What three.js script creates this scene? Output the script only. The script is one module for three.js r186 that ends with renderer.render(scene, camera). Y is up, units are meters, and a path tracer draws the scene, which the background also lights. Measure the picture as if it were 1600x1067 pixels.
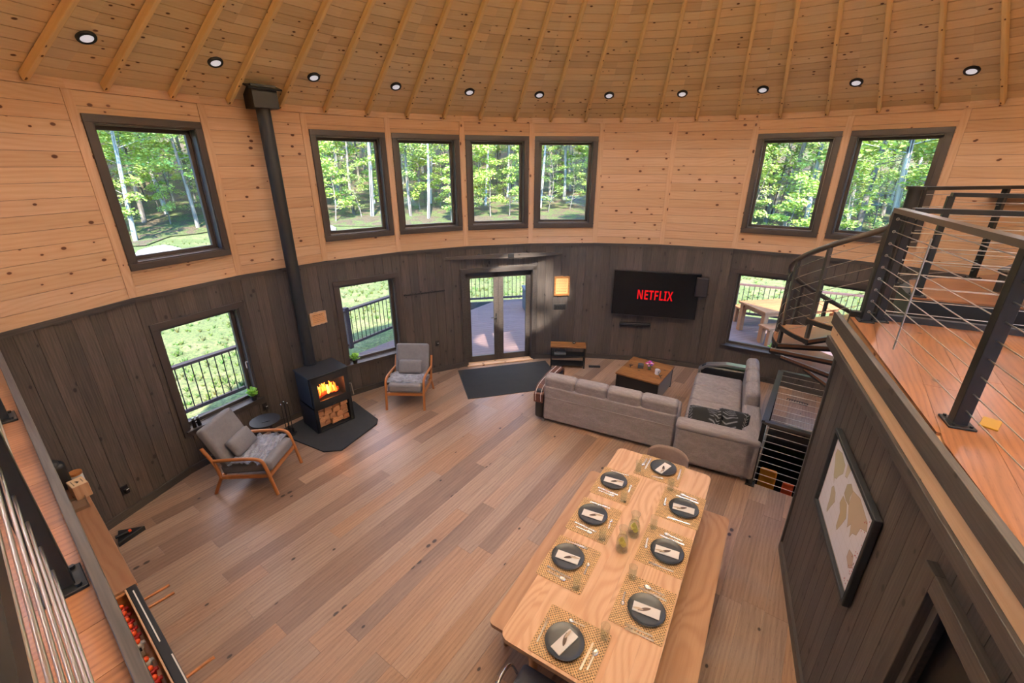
import * as THREE from 'three';
import { RoundedBoxGeometry } from 'three/addons/geometries/RoundedBoxGeometry.js';
import { mergeGeometries } from 'three/addons/utils/BufferGeometryUtils.js';
import { Sky } from 'three/addons/objects/Sky.js';

// ---------------------------------------------------------------- camera, sky, sun, exposure
const scene = new THREE.Scene();
const camera = new THREE.PerspectiveCamera(2 * Math.atan(533.5 / 689.8) * 180 / Math.PI, 1600 / 1067, 0.05, 600);
camera.rotation.order = 'YXZ';
camera.position.set(-1.4608, 3.9098, 2.6857);
camera.rotation.set(-0.3793, -0.0507, 0);
scene.add(camera);
const renderer = new THREE.WebGLRenderer({ antialias: true });
renderer.toneMapping = THREE.LinearToneMapping;
renderer.toneMappingExposure = 1.0;
renderer.shadowMap.enabled = true;

const SUN_DIR = new THREE.Vector3(0.74, 6.1, 6.07).normalize();
const sky = new Sky();
sky.scale.setScalar(1000);
sky.material.uniforms.sunPosition.value.copy(SUN_DIR);
sky.material.uniforms.turbidity.value = 3;
sky.material.uniforms.rayleigh.value = 1.2;
scene.add(sky);
scene.environment = new THREE.PMREMGenerator(renderer).fromScene(scene).texture;
scene.environmentIntensity = 2.2;
const sun = new THREE.DirectionalLight(0xfff4e4, 26);
sun.position.copy(SUN_DIR).multiplyScalar(60);
sun.castShadow = true;
sun.shadow.radius = 1.6;
Object.assign(sun.shadow.camera, { left: -60, right: 60, top: 60, bottom: -60, near: 1, far: 220 });
sun.shadow.mapSize.set(2048, 2048);
scene.add(sun); scene.add(sun.target);
const LAMP = { up: 98, spot: 4 };   // candela of each added uplight bowl and each recessed lamp

// ---------------------------------------------------------------- helpers
function rng(seed) { let a = seed >>> 0; return () => { a = (a + 0x6D2B79F5) | 0; let t = Math.imul(a ^ (a >>> 15), 1 | a); t = (t + Math.imul(t ^ (t >>> 7), 61 | t)) ^ t; return ((t ^ (t >>> 14)) >>> 0) / 4294967296; }; }
const rand = rng(7);
const rr = (a, b, r = rand) => a + (b - a) * r();
const V = (x, y, z) => new THREE.Vector3(x, y, z);
const used = {};
function numbered(n) { if (!(n in used)) { used[n] = 0; return n; } used[n]++; return n + '_' + String(used[n]).padStart(3, '0'); }
function mesh(name, geo, mat, parent) {
  const g = Array.isArray(geo) ? (geo.length > 1 ? merge(geo) : geo[0]) : geo;
  const m = new THREE.Mesh(g, mat); m.name = name; m.castShadow = m.receiveShadow = true;
  if (parent) parent.add(m); return m;
}
function merge(list) {
  const l = list.map(g => { const q = g.index ? g.toNonIndexed() : g; for (const k of Object.keys(q.attributes)) if (!['position', 'normal', 'uv'].includes(k)) q.deleteAttribute(k); if (!q.attributes.uv) q.setAttribute('uv', new THREE.BufferAttribute(new Float32Array(q.attributes.position.count * 2), 2)); return q; });
  return mergeGeometries(l);
}
function tag(o, label, category, group) { o.userData.label = label; o.userData.category = category; if (group) o.userData.group = group; return o; }
function thing(name, label, category, pos = [0, 0, 0], turn = 0, group) {
  const o = new THREE.Group(); o.name = numbered(name); scene.add(o);
  o.position.set(...pos); o.rotation.y = turn; return tag(o, label, category, group);
}
function one(name, label, category, geo, mat, pos = [0, 0, 0], turn = 0, group) {
  const m = mesh(numbered(name), geo, mat, scene); m.position.set(...pos); m.rotation.y = turn; return tag(m, label, category, group);
}
function struct(name, geo, mat) {
  const o = geo ? mesh(numbered(name), geo, mat, scene) : new THREE.Group();
  if (!geo) { o.name = numbered(name); scene.add(o); }
  o.userData.kind = 'structure'; return o;
}
function copy(o, label, pos, turn) { const c = o.clone(); c.name = numbered(o.name.replace(/_\d{3}$/, '')); scene.add(c); c.userData = { ...o.userData, label }; if (pos) c.position.set(...pos); if (turn !== undefined) c.rotation.y = turn; return c; }
// geometries
function box(w, h, d, x = 0, y = 0, z = 0, ry = 0, rx = 0, rz = 0) { const g = new THREE.BoxGeometry(w, h, d); if (rx) g.rotateX(rx); if (rz) g.rotateZ(rz); if (ry) g.rotateY(ry); return g.translate(x, y, z); }
function rbox(w, h, d, r, x = 0, y = 0, z = 0, ry = 0, rx = 0, rz = 0, seg = 2) { const g = new RoundedBoxGeometry(w, h, d, seg, Math.min(r, w / 2.01, h / 2.01, d / 2.01)); if (rx) g.rotateX(rx); if (rz) g.rotateZ(rz); if (ry) g.rotateY(ry); return g.translate(x, y, z); }
function cyl(r0, r1, h, x = 0, y = 0, z = 0, seg = 20) { return new THREE.CylinderGeometry(r1, r0, h, seg).translate(x, y + h / 2, z); }
function rod(a, b, r, seg = 8, r2 = r) {
  const d = b.clone().sub(a), L = d.length(); const g = new THREE.CylinderGeometry(r2, r, L, seg);
  g.applyQuaternion(new THREE.Quaternion().setFromUnitVectors(V(0, 1, 0), d.normalize())); const m = a.clone().add(b).multiplyScalar(.5); return g.translate(m.x, m.y, m.z);
}
function bar(a, b, w, h) { // rectangular bar from a to b, w sideways, h upright
  const d = b.clone().sub(a), L = d.length(); const g = new THREE.BoxGeometry(w, h, L); const m = new THREE.Matrix4().lookAt(b, a, Math.abs(d.y) > .99 * L ? V(1, 0, 0) : V(0, 1, 0)); g.applyMatrix4(m);
  const c = a.clone().add(b).multiplyScalar(.5); return g.translate(c.x, c.y, c.z);
}
function pipe(pts, r, seg = 32, rs = 8, closed = false) { return new THREE.TubeGeometry(new THREE.CatmullRomCurve3(pts, closed, 'catmullrom', .5), seg, r, rs, closed); }
function lathe(pts, seg = 28) { return new THREE.LatheGeometry(pts.map(p => new THREE.Vector2(...p)), seg); }
function ext(pts, depth, bevel = 0, bs = 2) { // outline in xy, thickness along z
  const s = new THREE.Shape(pts.map(p => new THREE.Vector2(...p))); return new THREE.ExtrudeGeometry(s, { depth, bevelEnabled: bevel > 0, bevelSize: bevel, bevelThickness: bevel, bevelSegments: bs, curveSegments: 12 });
}
function slab(pts, y0, y1) { // plan outline [x, z] to a horizontal slab
  const g = ext(pts.map(p => [p[0], -p[1]]), y1 - y0); g.rotateX(-Math.PI / 2); return g.translate(0, y0, 0);
}
// board: length along x, uv in metres with the grain along u
function board(L, w, t, r = rand) {
  const g = new THREE.BoxGeometry(L, w, t), p = g.attributes.position, n = g.attributes.normal, uv = g.attributes.uv, ou = r() * 3, ov = r() * 3;
  for (let i = 0; i < p.count; i++) { const ax = Math.abs(n.getX(i)), ay = Math.abs(n.getY(i)); uv.setXY(i, ou + (ax > .5 ? p.getZ(i) : p.getX(i)), ov + (ay > .5 ? p.getZ(i) : p.getY(i))); }
  return g;
}
function uvBoard(g, axis = 'x', r = rand) { // metre uv for any geometry, grain along one axis
  const p = g.attributes.position, n = g.attributes.normal, ou = r() * 3, ov = r() * 3; const uv = new Float32Array(p.count * 2);
  for (let i = 0; i < p.count; i++) {
    const q = [p.getX(i), p.getY(i), p.getZ(i)], a = [Math.abs(n.getX(i)), Math.abs(n.getY(i)), Math.abs(n.getZ(i))], k = 'xyz'.indexOf(axis);
    const o = [0, 1, 2].filter(j => j !== k); const v = a[o[0]] > a[o[1]] ? o[1] : o[0];
    uv[2 * i] = ou + (a[k] > .8 ? q[o[0]] : q[k]); uv[2 * i + 1] = ov + (a[k] > .8 ? q[o[1]] : q[v]);
  }
  g.setAttribute('uv', new THREE.BufferAttribute(uv, 2)); return g;
}
function clipPoly(poly, conv) { // clip polygon by convex polygon (plan coordinates, any winding)
  let area = 0; for (let i = 0; i < conv.length; i++) { const a = conv[i], b = conv[(i + 1) % conv.length]; area += a[0] * b[1] - b[0] * a[1]; }
  const C = area > 0 ? conv : conv.slice().reverse(); let out = poly;
  for (let i = 0; i < C.length && out.length; i++) {
    const a = C[i], b = C[(i + 1) % C.length], inp = out; out = [];
    const side = p => (b[0] - a[0]) * (p[1] - a[1]) - (b[1] - a[1]) * (p[0] - a[0]);
    for (let j = 0; j < inp.length; j++) {
      const p = inp[j], q = inp[(j + 1) % inp.length], sp = side(p), sq = side(q);
      if (sp >= 0) out.push(p);
      if ((sp >= 0) !== (sq >= 0)) { const t = sp / (sp - sq); out.push([p[0] + (q[0] - p[0]) * t, p[1] + (q[1] - p[1]) * t]); }
    }
  }
  return out;
}
// ---------------------------------------------------------------- textures
const NP = (() => { const r = rng(99), t = new Float32Array(65536); for (let i = 0; i < 65536; i++) t[i] = r(); return t; })();
function vn(x, y, px, py) { // value noise, periodic
  const x0 = Math.floor(x), y0 = Math.floor(y), fx = x - x0, fy = y - y0, sx = fx * fx * (3 - 2 * fx), sy = fy * fy * (3 - 2 * fy);
  const h = (i, j) => NP[((((i % px) + px) % px) * 977 + (((j % py) + py) % py) * 131 + px * 7) & 65535];
  const a = h(x0, y0), b = h(x0 + 1, y0), c = h(x0, y0 + 1), d = h(x0 + 1, y0 + 1);
  return (a + (b - a) * sx) * (1 - sy) + (c + (d - c) * sx) * sy;
}
function tex(w, h, fn, srgb = true) {
  const d = new Uint8Array(w * h * 4);
  for (let j = 0; j < h; j++) for (let i = 0; i < w; i++) { const c = fn(i / w, j / h), o = (j * w + i) * 4; d[o] = Math.max(0, Math.min(255, c[0])); d[o + 1] = Math.max(0, Math.min(255, c[1])); d[o + 2] = Math.max(0, Math.min(255, c[2])); d[o + 3] = 255; }
  const t = new THREE.DataTexture(d, w, h); t.wrapS = t.wrapT = THREE.RepeatWrapping; t.magFilter = THREE.LinearFilter; t.minFilter = THREE.LinearMipmapLinearFilter; t.generateMipmaps = true;
  if (srgb) t.colorSpace = THREE.SRGBColorSpace; t.needsUpdate = true; return t;
}
// wood: sizes in metres of one repeat (su along the grain, sv across)
function woodTex({ light, dark, knot, su = 2.4, sv = 1.2, W = 1024, H = 1024, rings = 26, streak = .5, figure = .5, knots = 0, kr = [.012, .03], seed = 1, pores = 0 }) {
  const r = rng(seed), K = []; for (let i = 0; i < knots; i++) K.push([r() * su, r() * sv, rr(kr[0], kr[1], r), r()]);
  const t = tex(W, H, (u, v) => {
    let x = u * su, y = v * sv, kd = 0, warp = 0, halo = 0;
    for (const k of K) {
      let dx = x - k[0], dy = y - k[1]; if (dx > su / 2) dx -= su; if (dx < -su / 2) dx += su; if (dy > sv / 2) dy -= sv; if (dy < -sv / 2) dy += sv;
      if (Math.abs(dx) > .4 || Math.abs(dy) > .15) continue;
      const e = Math.hypot(dx / 1.5, dy) / k[2]; if (e < 1.6) kd = Math.max(kd, Math.min(1, (1.25 - e) * 2.2)); halo = Math.max(halo, Math.exp(-e * .55) * .6);
      warp += Math.sign(dy || 1) * k[2] * Math.exp(-Math.pow(dx / (k[2] * 4.5), 2) - Math.abs(dy) / (k[2] * 2.2));
    }
    const yy = y + warp;
    const w1 = vn(u * 4, v * 6, 4, 6), w2 = vn(u * 12, v * 14, 12, 14);
    const ring = .5 + .5 * Math.sin(2 * Math.PI * (yy * rings + w1 * 3.2 * figure * 2 + w2 * .8 * figure));
    const fine = vn(u * 24, v * H / 3, 24, Math.floor(H / 3)), mid = vn(u * 8, v * 90, 8, 90), blot = vn(u * 3, v * 9, 3, 9);
    let a = figure * .55 * ring * ring + streak * (.45 * fine + .35 * mid) + .25 * (blot - .5);
    if (pores) { const p = vn(u * 90, v * H / 2, 90, Math.floor(H / 2)); if (p > .72) a += pores * (p - .72) * 3 * (.4 + .6 * ring); }
    a = Math.max(0, Math.min(1, a));
    let c = [0, 1, 2].map(i => light[i] + (dark[i] - light[i]) * a);
    if (halo > .02) c = c.map((q, i) => q + (dark[i] - q) * halo * .8);
    if (kd > 0) c = c.map((q, i) => q + (knot[i] - q) * Math.max(0, kd));
    return c;
  });
  t.repeat.set(1 / su, 1 / sv); return t;
}
const std = (c, rough = .6, metal = 0, o = {}) => new THREE.MeshStandardMaterial({ color: c, roughness: rough, metalness: metal, ...o });
const phy = (c, rough = .6, o = {}) => new THREE.MeshPhysicalMaterial({ color: c, roughness: rough, ...o });
const tPine = woodTex({ light: [216, 180, 144], dark: [192, 147, 109], knot: [92, 50, 26], su: 3.2, sv: 1.6, rings: 22, streak: .55, figure: .4, knots: 40, kr: [.006, .017], seed: 3 });
const tCeil = woodTex({ light: [250, 224, 180], dark: [234, 198, 146], knot: [104, 62, 28], su: 3.2, sv: 1.6, rings: 20, streak: .5, figure: .3, knots: 60, kr: [.005, .013], seed: 5 });
const tOak = woodTex({ light: [164, 138, 118], dark: [112, 87, 72], knot: [52, 38, 30], su: 3.0, sv: 1.5, rings: 24, streak: .6, figure: .32, knots: 8, kr: [.010, .02], seed: 8, pores: .5 });
const tOakB = woodTex({ light: [158, 109, 74], dark: [108, 69, 45], knot: [70, 40, 20], su: 3.0, sv: 1.5, rings: 30, streak: .45, figure: .6, knots: 5, kr: [.01, .02], seed: 18, pores: .5 });
const tDark = woodTex({ light: [88, 79, 73], dark: [46, 41, 40], knot: [24, 20, 19], su: 2.4, sv: 1.2, rings: 40, streak: .9, figure: .35, knots: 16, kr: [.008, .018], seed: 11 });
const tTable = woodTex({ light: [216, 175, 138], dark: [182, 134, 98], knot: [140, 84, 48], su: 2.8, sv: 1.4, rings: 14, streak: .35, figure: .75, knots: 0, seed: 21 });
const tRustic = woodTex({ light: [196, 138, 76], dark: [104, 62, 28], knot: [60, 34, 16], su: 1.6, sv: .8, W: 512, H: 512, rings: 30, streak: .9, figure: .5, knots: 10, kr: [.008, .016], seed: 31 });
const tDeck = woodTex({ light: [116, 92, 86], dark: [82, 64, 62], knot: [70, 54, 52], su: 2, sv: 1, W: 512, H: 512, rings: 40, streak: .9, figure: .3, seed: 41 });
const variants = (map, tones, o = {}) => tones.map(t => new THREE.MeshStandardMaterial({ map, color: new THREE.Color().setRGB(...t), roughness: .6, ...o }));
const M = {};
M.pine = variants(tPine, [[1, 1, 1], [.95, .93, .9], [1, .96, .93], [.9, .86, .82], [1, .98, 1]], { roughness: .55 });
M.ceil = variants(tCeil, [[1, 1, 1], [.92, .9, .86], [1, .96, .9], [.86, .82, .78], [.97, .97, 1]], { roughness: .5 });
M.rafter = new THREE.MeshStandardMaterial({ map: tCeil, color: new THREE.Color().setRGB(1, .92, .72), roughness: .5 });
M.oak = variants(tOak, [[1, 1, 1], [.8, .77, .76], [1.08, 1.02, .97], [.66, .62, .62], [.92, .94, .97], [1.05, .93, .8]], { roughness: .34 });
M.oakB = variants(tOakB, [[1, 1, 1], [.84, .8, .76], [1, .93, .86], [.92, .9, .9]], { roughness: .3 });
M.dark = variants(tDark, [[1, 1, 1], [.8, .8, .82], [1.15, 1.1, 1.08], [.9, .88, .86]], { roughness: .6 });
M.darkTrim = new THREE.MeshStandardMaterial({ map: tDark, color: new THREE.Color().setRGB(.72, .74, .78), roughness: .5 });
M.table = new THREE.MeshStandardMaterial({ map: tTable, roughness: .42 });
M.bench = new THREE.MeshStandardMaterial({ map: tTable, color: new THREE.Color().setRGB(.66, .6, .56), roughness: .42 });
M.counter = new THREE.MeshStandardMaterial({ map: tTable, color: new THREE.Color().setRGB(.42, .35, .32), roughness: .45 });
M.rustic = new THREE.MeshStandardMaterial({ map: tRustic, color: new THREE.Color().setRGB(.7, .68, .66), roughness: .5 });
M.deck = new THREE.MeshStandardMaterial({ map: tDeck, roughness: .7 });
M.deckTable = new THREE.MeshStandardMaterial({ map: tTable, color: new THREE.Color().setRGB(.5, .31, .17), roughness: .6 });
M.frame = std(0x3a3230, .45);
M.black = std(0x121214, .5);
M.blackMetal = std(0x1b1b1c, .4, .3);
M.iron = std(0x202226, .55, .2);
M.steel = std(0xb9b6b0, .3, 1);
M.railTop = std(0x5a5654, .32, .7);
M.cable = std(0xcfc8bd, .3, 1);
M.chrome = std(0xd8d8d8, .12, 1);
M.cutlery = std(0xe6e4e0, .24, 1);
M.white = std(0xe9e6e0, .6);
M.red = std(0x9c1712, .4);
M.orange = std(0xe2531c, .45);
M.amber = std(0xe08a12, .6);
M.glass = new THREE.MeshPhysicalMaterial({ color: 0xffffff, roughness: 0, transmission: 1, thickness: 0, ior: 1.45 });
M.drinkGlass = new THREE.MeshPhysicalMaterial({ color: 0xf6fafa, roughness: .02, transmission: 1, thickness: 0, ior: 1.6 });
M.water = new THREE.MeshPhysicalMaterial({ color: 0xfdfcf4, roughness: 0, transmission: 1, thickness: 0, ior: 1.33 });
function fabricTex(c, amp, seed, n = 256, weave = 90) { const r = rng(seed); return tex(n, n, (u, v) => { const a = vn(u * weave, v * weave, weave, weave) * .5 + vn(u * 12, v * 12, 12, 12) * .3 + vn(u * 4, v * 4, 4, 4) * .2 - .5; return c.map(q => q + a * amp + (r() - .5) * amp * .5); }); }
const fab = (c, amp, seed, o = {}) => { const map = fabricTex(c, amp, seed); map.repeat.set(1.6, 1.6); return new THREE.MeshPhysicalMaterial({ map, roughness: .92, sheen: .35, sheenRoughness: .6, sheenColor: new THREE.Color(0x8a8386), ...o }); };
M.sofa = fab([132, 122, 120], 40, 51);
M.chairFab = fab([112, 110, 114], 18, 52);
M.throwFab = fab([132, 134, 144], 90, 53);
M.leather = std(0x171719, .38);
M.taupe = fab([128, 108, 100], 16, 54);
M.slate = fab([64, 64, 72], 14, 55);
M.honey = new THREE.MeshStandardMaterial({ map: tTable, color: new THREE.Color().setRGB(.6, .38, .2), roughness: .4 });
M.matBlack = (() => { const map = fabricTex([30, 32, 36], 12, 56, 256, 120); map.repeat.set(2, 2); return new THREE.MeshStandardMaterial({ map, roughness: .95 }); })();
M.weave = (() => { // woven seagrass: crossing strands
  const map = tex(256, 256, (u, v) => { const k = 14, a = Math.sin((u + v) * k * 2 * Math.PI), b = Math.sin((u - v) * k * 2 * Math.PI), s = Math.max(a, b), n = vn(u * 60, v * 60, 60, 60); const q = .55 + .3 * s + .3 * (n - .5); return [206 * q + 40, 164 * q + 34, 118 * q + 24]; });
  const bmp = tex(256, 256, (u, v) => { const k = 14, s = Math.max(Math.sin((u + v) * k * 2 * Math.PI), Math.sin((u - v) * k * 2 * Math.PI)); const q = 128 + 127 * s; return [q, q, q]; }, false);
  map.repeat.set(3, 3); bmp.repeat.set(3, 3); return new THREE.MeshStandardMaterial({ map, bumpMap: bmp, bumpScale: .003, roughness: .85 });
})();
function canvasTex(w, h, draw) { const c = document.createElement('canvas'); c.width = w; c.height = h; const x = c.getContext('2d'); draw(x, w, h); const t = new THREE.CanvasTexture(c); t.colorSpace = THREE.SRGBColorSpace; return t; }
// ================================================================ the round house: 30 flat panels
const WP = 1.28, R = 6.1227, AP = 6.0892, PH = -0.107135, STEP = 2 * Math.PI / 30, PLATE = 4.612, PTOP = 4.70, BELT = 2.467, SLOPE = 28 * Math.PI / 180;
const TAN = Math.tan(SLOPE), COS = Math.cos(SLOPE), SIN = Math.sin(SLOPE);
const pAng = k => PH + (k + .5) * STEP, jAng = k => PH + k * STEP;
function onPanel(o, k, x = 0, y = 0, z = 0, a = pAng(k), rad = AP) { // x to the right seen from inside, z into the room
  o.position.set(rad * Math.sin(a) + x * Math.cos(a) - z * Math.sin(a), y, -rad * Math.cos(a) + x * Math.sin(a) + z * Math.cos(a)); o.rotation.y = -a; return o;
}
const K0 = -8, K1 = 7;                              // panels built board by board
const upperWin = new Set([-5, -3, -2, -1, 0, 3, 4]), lowerWin = new Set([-5, -3, 3, 4]), backWin = new Set([9, 11, 13, 14, 16, 18, 20]);
const UW = { hw: .505, y0: 2.86, y1: 4.325 }, LW = { hw: .505, y0: .60, y1: 2.045 }, DOORTOP = 2.03;
const wallUpper = struct('wall_upper'), wallLower = struct('wall_lower'), trimBelt = struct('trim_1'), trimPlate = struct('trim_2'), base = struct('baseboard_lower');
// sheathing with a hole
function holed(hw, y0, y1, hole, z0, z1) {
  const d = z1 - z0, zc = (z0 + z1) / 2, w = 2 * hw, g = [];
  if (!hole) return [box(w, y1 - y0, d, 0, (y0 + y1) / 2, zc)];
  if (hole.y0 > y0) g.push(box(w, hole.y0 - y0, d, 0, (y0 + hole.y0) / 2, zc));
  if (hole.y1 < y1) g.push(box(w, y1 - hole.y1, d, 0, (hole.y1 + y1) / 2, zc));
  const a = hole.x0 ?? -hole.hw, b = hole.x1 ?? hole.hw;
  if (a > -hw) g.push(box(a + hw, hole.y1 - hole.y0, d, (a - hw) / 2, (hole.y0 + hole.y1) / 2, zc));
  if (b < hw) g.push(box(hw - b, hole.y1 - hole.y0, d, (hw + b) / 2, (hole.y0 + hole.y1) / 2, zc));
  return g;
}
const pick = (a, r = rand) => a[Math.floor(r() * a.length)];
const ROWH = (PLATE - BELT) / 15;
for (let k = -8; k < 22; k++) {
  const near = k >= K0 && k <= K1, win = upperWin.has(k) || backWin.has(k);
  onPanel(mesh('sheathing', holed(WP / 2 + .02, BELT, PTOP + .1, win ? UW : null, -.2, near ? -.02 : -.004), near ? M.darkTrim : M.pine[k & 3], wallUpper), k);
  if (near) for (let i = 0; i < 15; i++) {
    const y0 = BELT + i * ROWH, y1 = y0 + ROWH, segs = [];
    if (upperWin.has(k)) {
      if (y0 < UW.y0 && y1 > UW.y0) segs.push([-.64, .64, y0, UW.y0 - .01]);
      else if (y0 < UW.y1 && y1 > UW.y1) segs.push([-.64, .64, UW.y1 + .01, y1]);
      else if (y1 <= UW.y0 || y0 >= UW.y1) segs.push([-.64, .64, y0, y1]);
      if (y1 > UW.y0 && y0 < UW.y1) { const a = Math.max(y0, UW.y0), b = Math.min(y1, UW.y1); if (b - a > .03) segs.push([-.64, -UW.hw - .005, a, b], [UW.hw + .005, .64, a, b]); }
    } else segs.push([-.64, .64, y0, y1]);
    for (const [a, b, c, d] of segs) onPanel(mesh('plank', board(b - a - .003, d - c - .0035, .018), pick(M.pine), wallUpper), k, (a + b) / 2, (c + d) / 2, -.011);
  }
  // lower wall
  let hole = lowerWin.has(k) ? LW : null;
  if (k === -1) hole = { x0: -.7, x1: .7, y0: 0, y1: DOORTOP }; if (k === -2) hole = { x0: .545, x1: .7, y0: 0, y1: DOORTOP }; if (k === 0) hole = { x0: -.7, x1: -.545, y0: 0, y1: DOORTOP };
  onPanel(mesh('sheathing', holed(WP / 2 + .02, -.25, BELT, hole, -.2, near ? -.02 : -.004), M.darkTrim, wallLower), k);
  if (near) {
    for (let i = 0; i < 8; i++) {
      const x0 = -.64 + i * .16, x1 = x0 + .16, xc = (x0 + x1) / 2, segs = [];
      if (k === -1) segs.push([DOORTOP, BELT]);
      else if ((k === -2 && i === 7) || (k === 0 && i === 0)) segs.push([DOORTOP, BELT]);
      else if (lowerWin.has(k) && xc > -.5 && xc < .5) segs.push([0, LW.y0 - .01], [LW.y1 + .01, BELT]);
      else segs.push([0, BELT]);
      if (k === -2 && i === 7) onPanel(mesh('plank', board(DOORTOP, .064, .018).rotateZ(Math.PI / 2), M.dark[1], wallLower), k, .513, DOORTOP / 2, -.011);
      if (k === 0 && i === 0) onPanel(mesh('plank', board(DOORTOP, .064, .018).rotateZ(Math.PI / 2), M.dark[1], wallLower), k, -.513, DOORTOP / 2, -.011);
      for (const [c, d] of segs) { const m = mesh('plank', board(d - c, .156, .018).rotateZ(Math.PI / 2), pick(M.dark), wallLower); onPanel(m, k, xc, (c + d) / 2, -.011); }
    }
    onPanel(mesh('belt_rail', uvBoard(box(WP + .01, .055, .028)), M.darkTrim, trimBelt), k, 0, BELT - .012, .006);
    onPanel(mesh('plate_board', board(WP + .008, PTOP - PLATE, .024), pick(M.pine), trimPlate), k, 0, (PLATE + PTOP) / 2, .004);
    onPanel(mesh('batten', board(PLATE - BELT - .02, .085, .016).rotateZ(Math.PI / 2), pick(M.pine), trimPlate), k, 0, (PLATE + BELT) / 2 + .01, .005, jAng(k), R);
    if (k !== -1) { const a = k === 0 ? -.545 : -.65, b = k === -2 ? .545 : .65; onPanel(mesh('board', uvBoard(box(b - a, .1, .022)), M.darkTrim, base), k, (a + b) / 2, .05, .01); }
  }
}
// ---- windows
let winNo = 0;
function makeWindow(k, o, full, handle) {
  const w = struct('window_' + (++winNo)); onPanel(w, k);
  const hw = o.hw, h = o.y1 - o.y0, yc = (o.y0 + o.y1) / 2, c = .078, low = o === LW;
  if (full) {
    mesh('casing_rail', rbox(2 * hw + 2 * c, c, .026, .004, 0, o.y1 + c / 2, .01), M.frame, w);
    mesh('casing_rail', rbox(2 * hw + 2 * c, c, .026, .004, 0, o.y0 - c / 2, .01), M.frame, w);
    for (const s of [-1, 1]) mesh('casing_stile', rbox(c, h, .026, .004, s * (hw + c / 2), yc, .01), M.frame, w);
  }
  for (const s of [-1, 1]) mesh('jamb', box(.014, h, .2, s * (hw - .007), yc, -.09), M.frame, w);
  mesh('jamb', box(2 * hw, .014, .2, 0, o.y1 - .007, -.09), M.frame, w);
  mesh(low ? 'sill' : 'jamb', box(2 * hw + (low ? .1 : 0), .02, low ? .25 : .2, 0, o.y0 + .005, low ? -.065 : -.09), low ? M.darkTrim : M.frame, w);
  const sw = .05, z = -.13, ih = hw - .014;
  for (const s of [-1, 1]) mesh('sash_stile', rbox(sw, h - .03, .05, .006, s * (ih - sw / 2), yc, z), M.frame, w);
  mesh('sash_rail', rbox(2 * ih, sw, .05, .006, 0, o.y1 - .015 - sw / 2, z), M.frame, w);
  mesh('sash_rail', rbox(2 * ih, sw, .05, .006, 0, o.y0 + .016 + sw / 2, z), M.frame, w);
  mesh('sealing_bead', [box(.006, h - .02, .012, ih - .002, yc, z + .045), box(.006, h - .02, .012, -ih + .002, yc, z + .045), box(2 * ih, .006, .012, 0, o.y1 - .018, z + .045), box(2 * ih, .006, .012, 0, o.y0 + .02, z + .045)], M.steel, w);
  mesh('pane', box(2 * (ih - sw) + .01, h - .13, .006, 0, yc, z), M.glass, w);
  if (handle) { mesh('handle', [rbox(.012, .03, .02, .004, ih + .005, yc - .12, -.055), pipe([V(ih - .006, yc - .12, -.05), V(ih - .03, yc - .11, -.045), V(ih - .03, yc - .17, -.05), V(ih - .028, yc - .21, -.05)], .007, 12, 6)], M.white, w); }
  return w;
}
for (const k of [-5, -3, -2, -1, 0, 3, 4]) makeWindow(k, UW, true, false);
for (const k of lowerWin) makeWindow(k, LW, true, k === -5);
for (const k of backWin) makeWindow(k, UW, false, false);

// ---- double glass door
{
  const d = struct('door_1'); onPanel(d, -1, 0, 0, .03);
  const H = DOORTOP, c = .085;
  for (const s of [-1, 1]) mesh('casing_stile', rbox(c, H, .06, .004, s * (.77 - c / 2), H / 2, 0), M.darkTrim, d);
  mesh('casing_rail', rbox(1.54, c, .06, .004, 0, H - c / 2 + .02, 0), M.darkTrim, d);
  for (const s of [-1, 1]) mesh('jamb', box(.02, H - .08, .24, s * .69, H / 2 - .03, -.14), M.frame, d);
  mesh('jamb', box(1.4, .02, .24, 0, H - .075, -.14), M.frame, d);
  mesh('threshold', uvBoard(rbox(1.42, .03, .26, .006, 0, .012, -.06)), M.pine[0], d);
  for (const s of [-1, 1]) {
    const leaf = new THREE.Group(); leaf.name = 'leaf'; d.add(leaf); const x0 = s * .3405, w = .68, y0 = .03, y1 = H - .09, z = -.12;
    for (const q of [-1, 1]) mesh('stile', rbox(.1, y1 - y0, .05, .006, x0 + q * (w / 2 - .05), (y0 + y1) / 2, z), M.darkTrim, leaf);
    mesh('rail', rbox(w, .11, .05, .006, x0, y1 - .055, z), M.darkTrim, leaf);
    mesh('rail', rbox(w, .13, .05, .006, x0, y0 + .065, z), M.darkTrim, leaf);
    mesh('pane', box(w - .19, y1 - y0 - .23, .006, x0, (y0 + y1) / 2 + .01, z), M.glass, leaf);
    if (s < 0) mesh('handle', [rbox(.03, .2, .012, .004, -.055, .98, z + .03), rod(V(-.055, 1.0, z + .03), V(-.055, 1.0, z + .075), .008), rod(V(-.055, 1.0, z + .075), V(-.17, 1.0, z + .075), .009)], M.black, leaf);
  }
}
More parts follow.
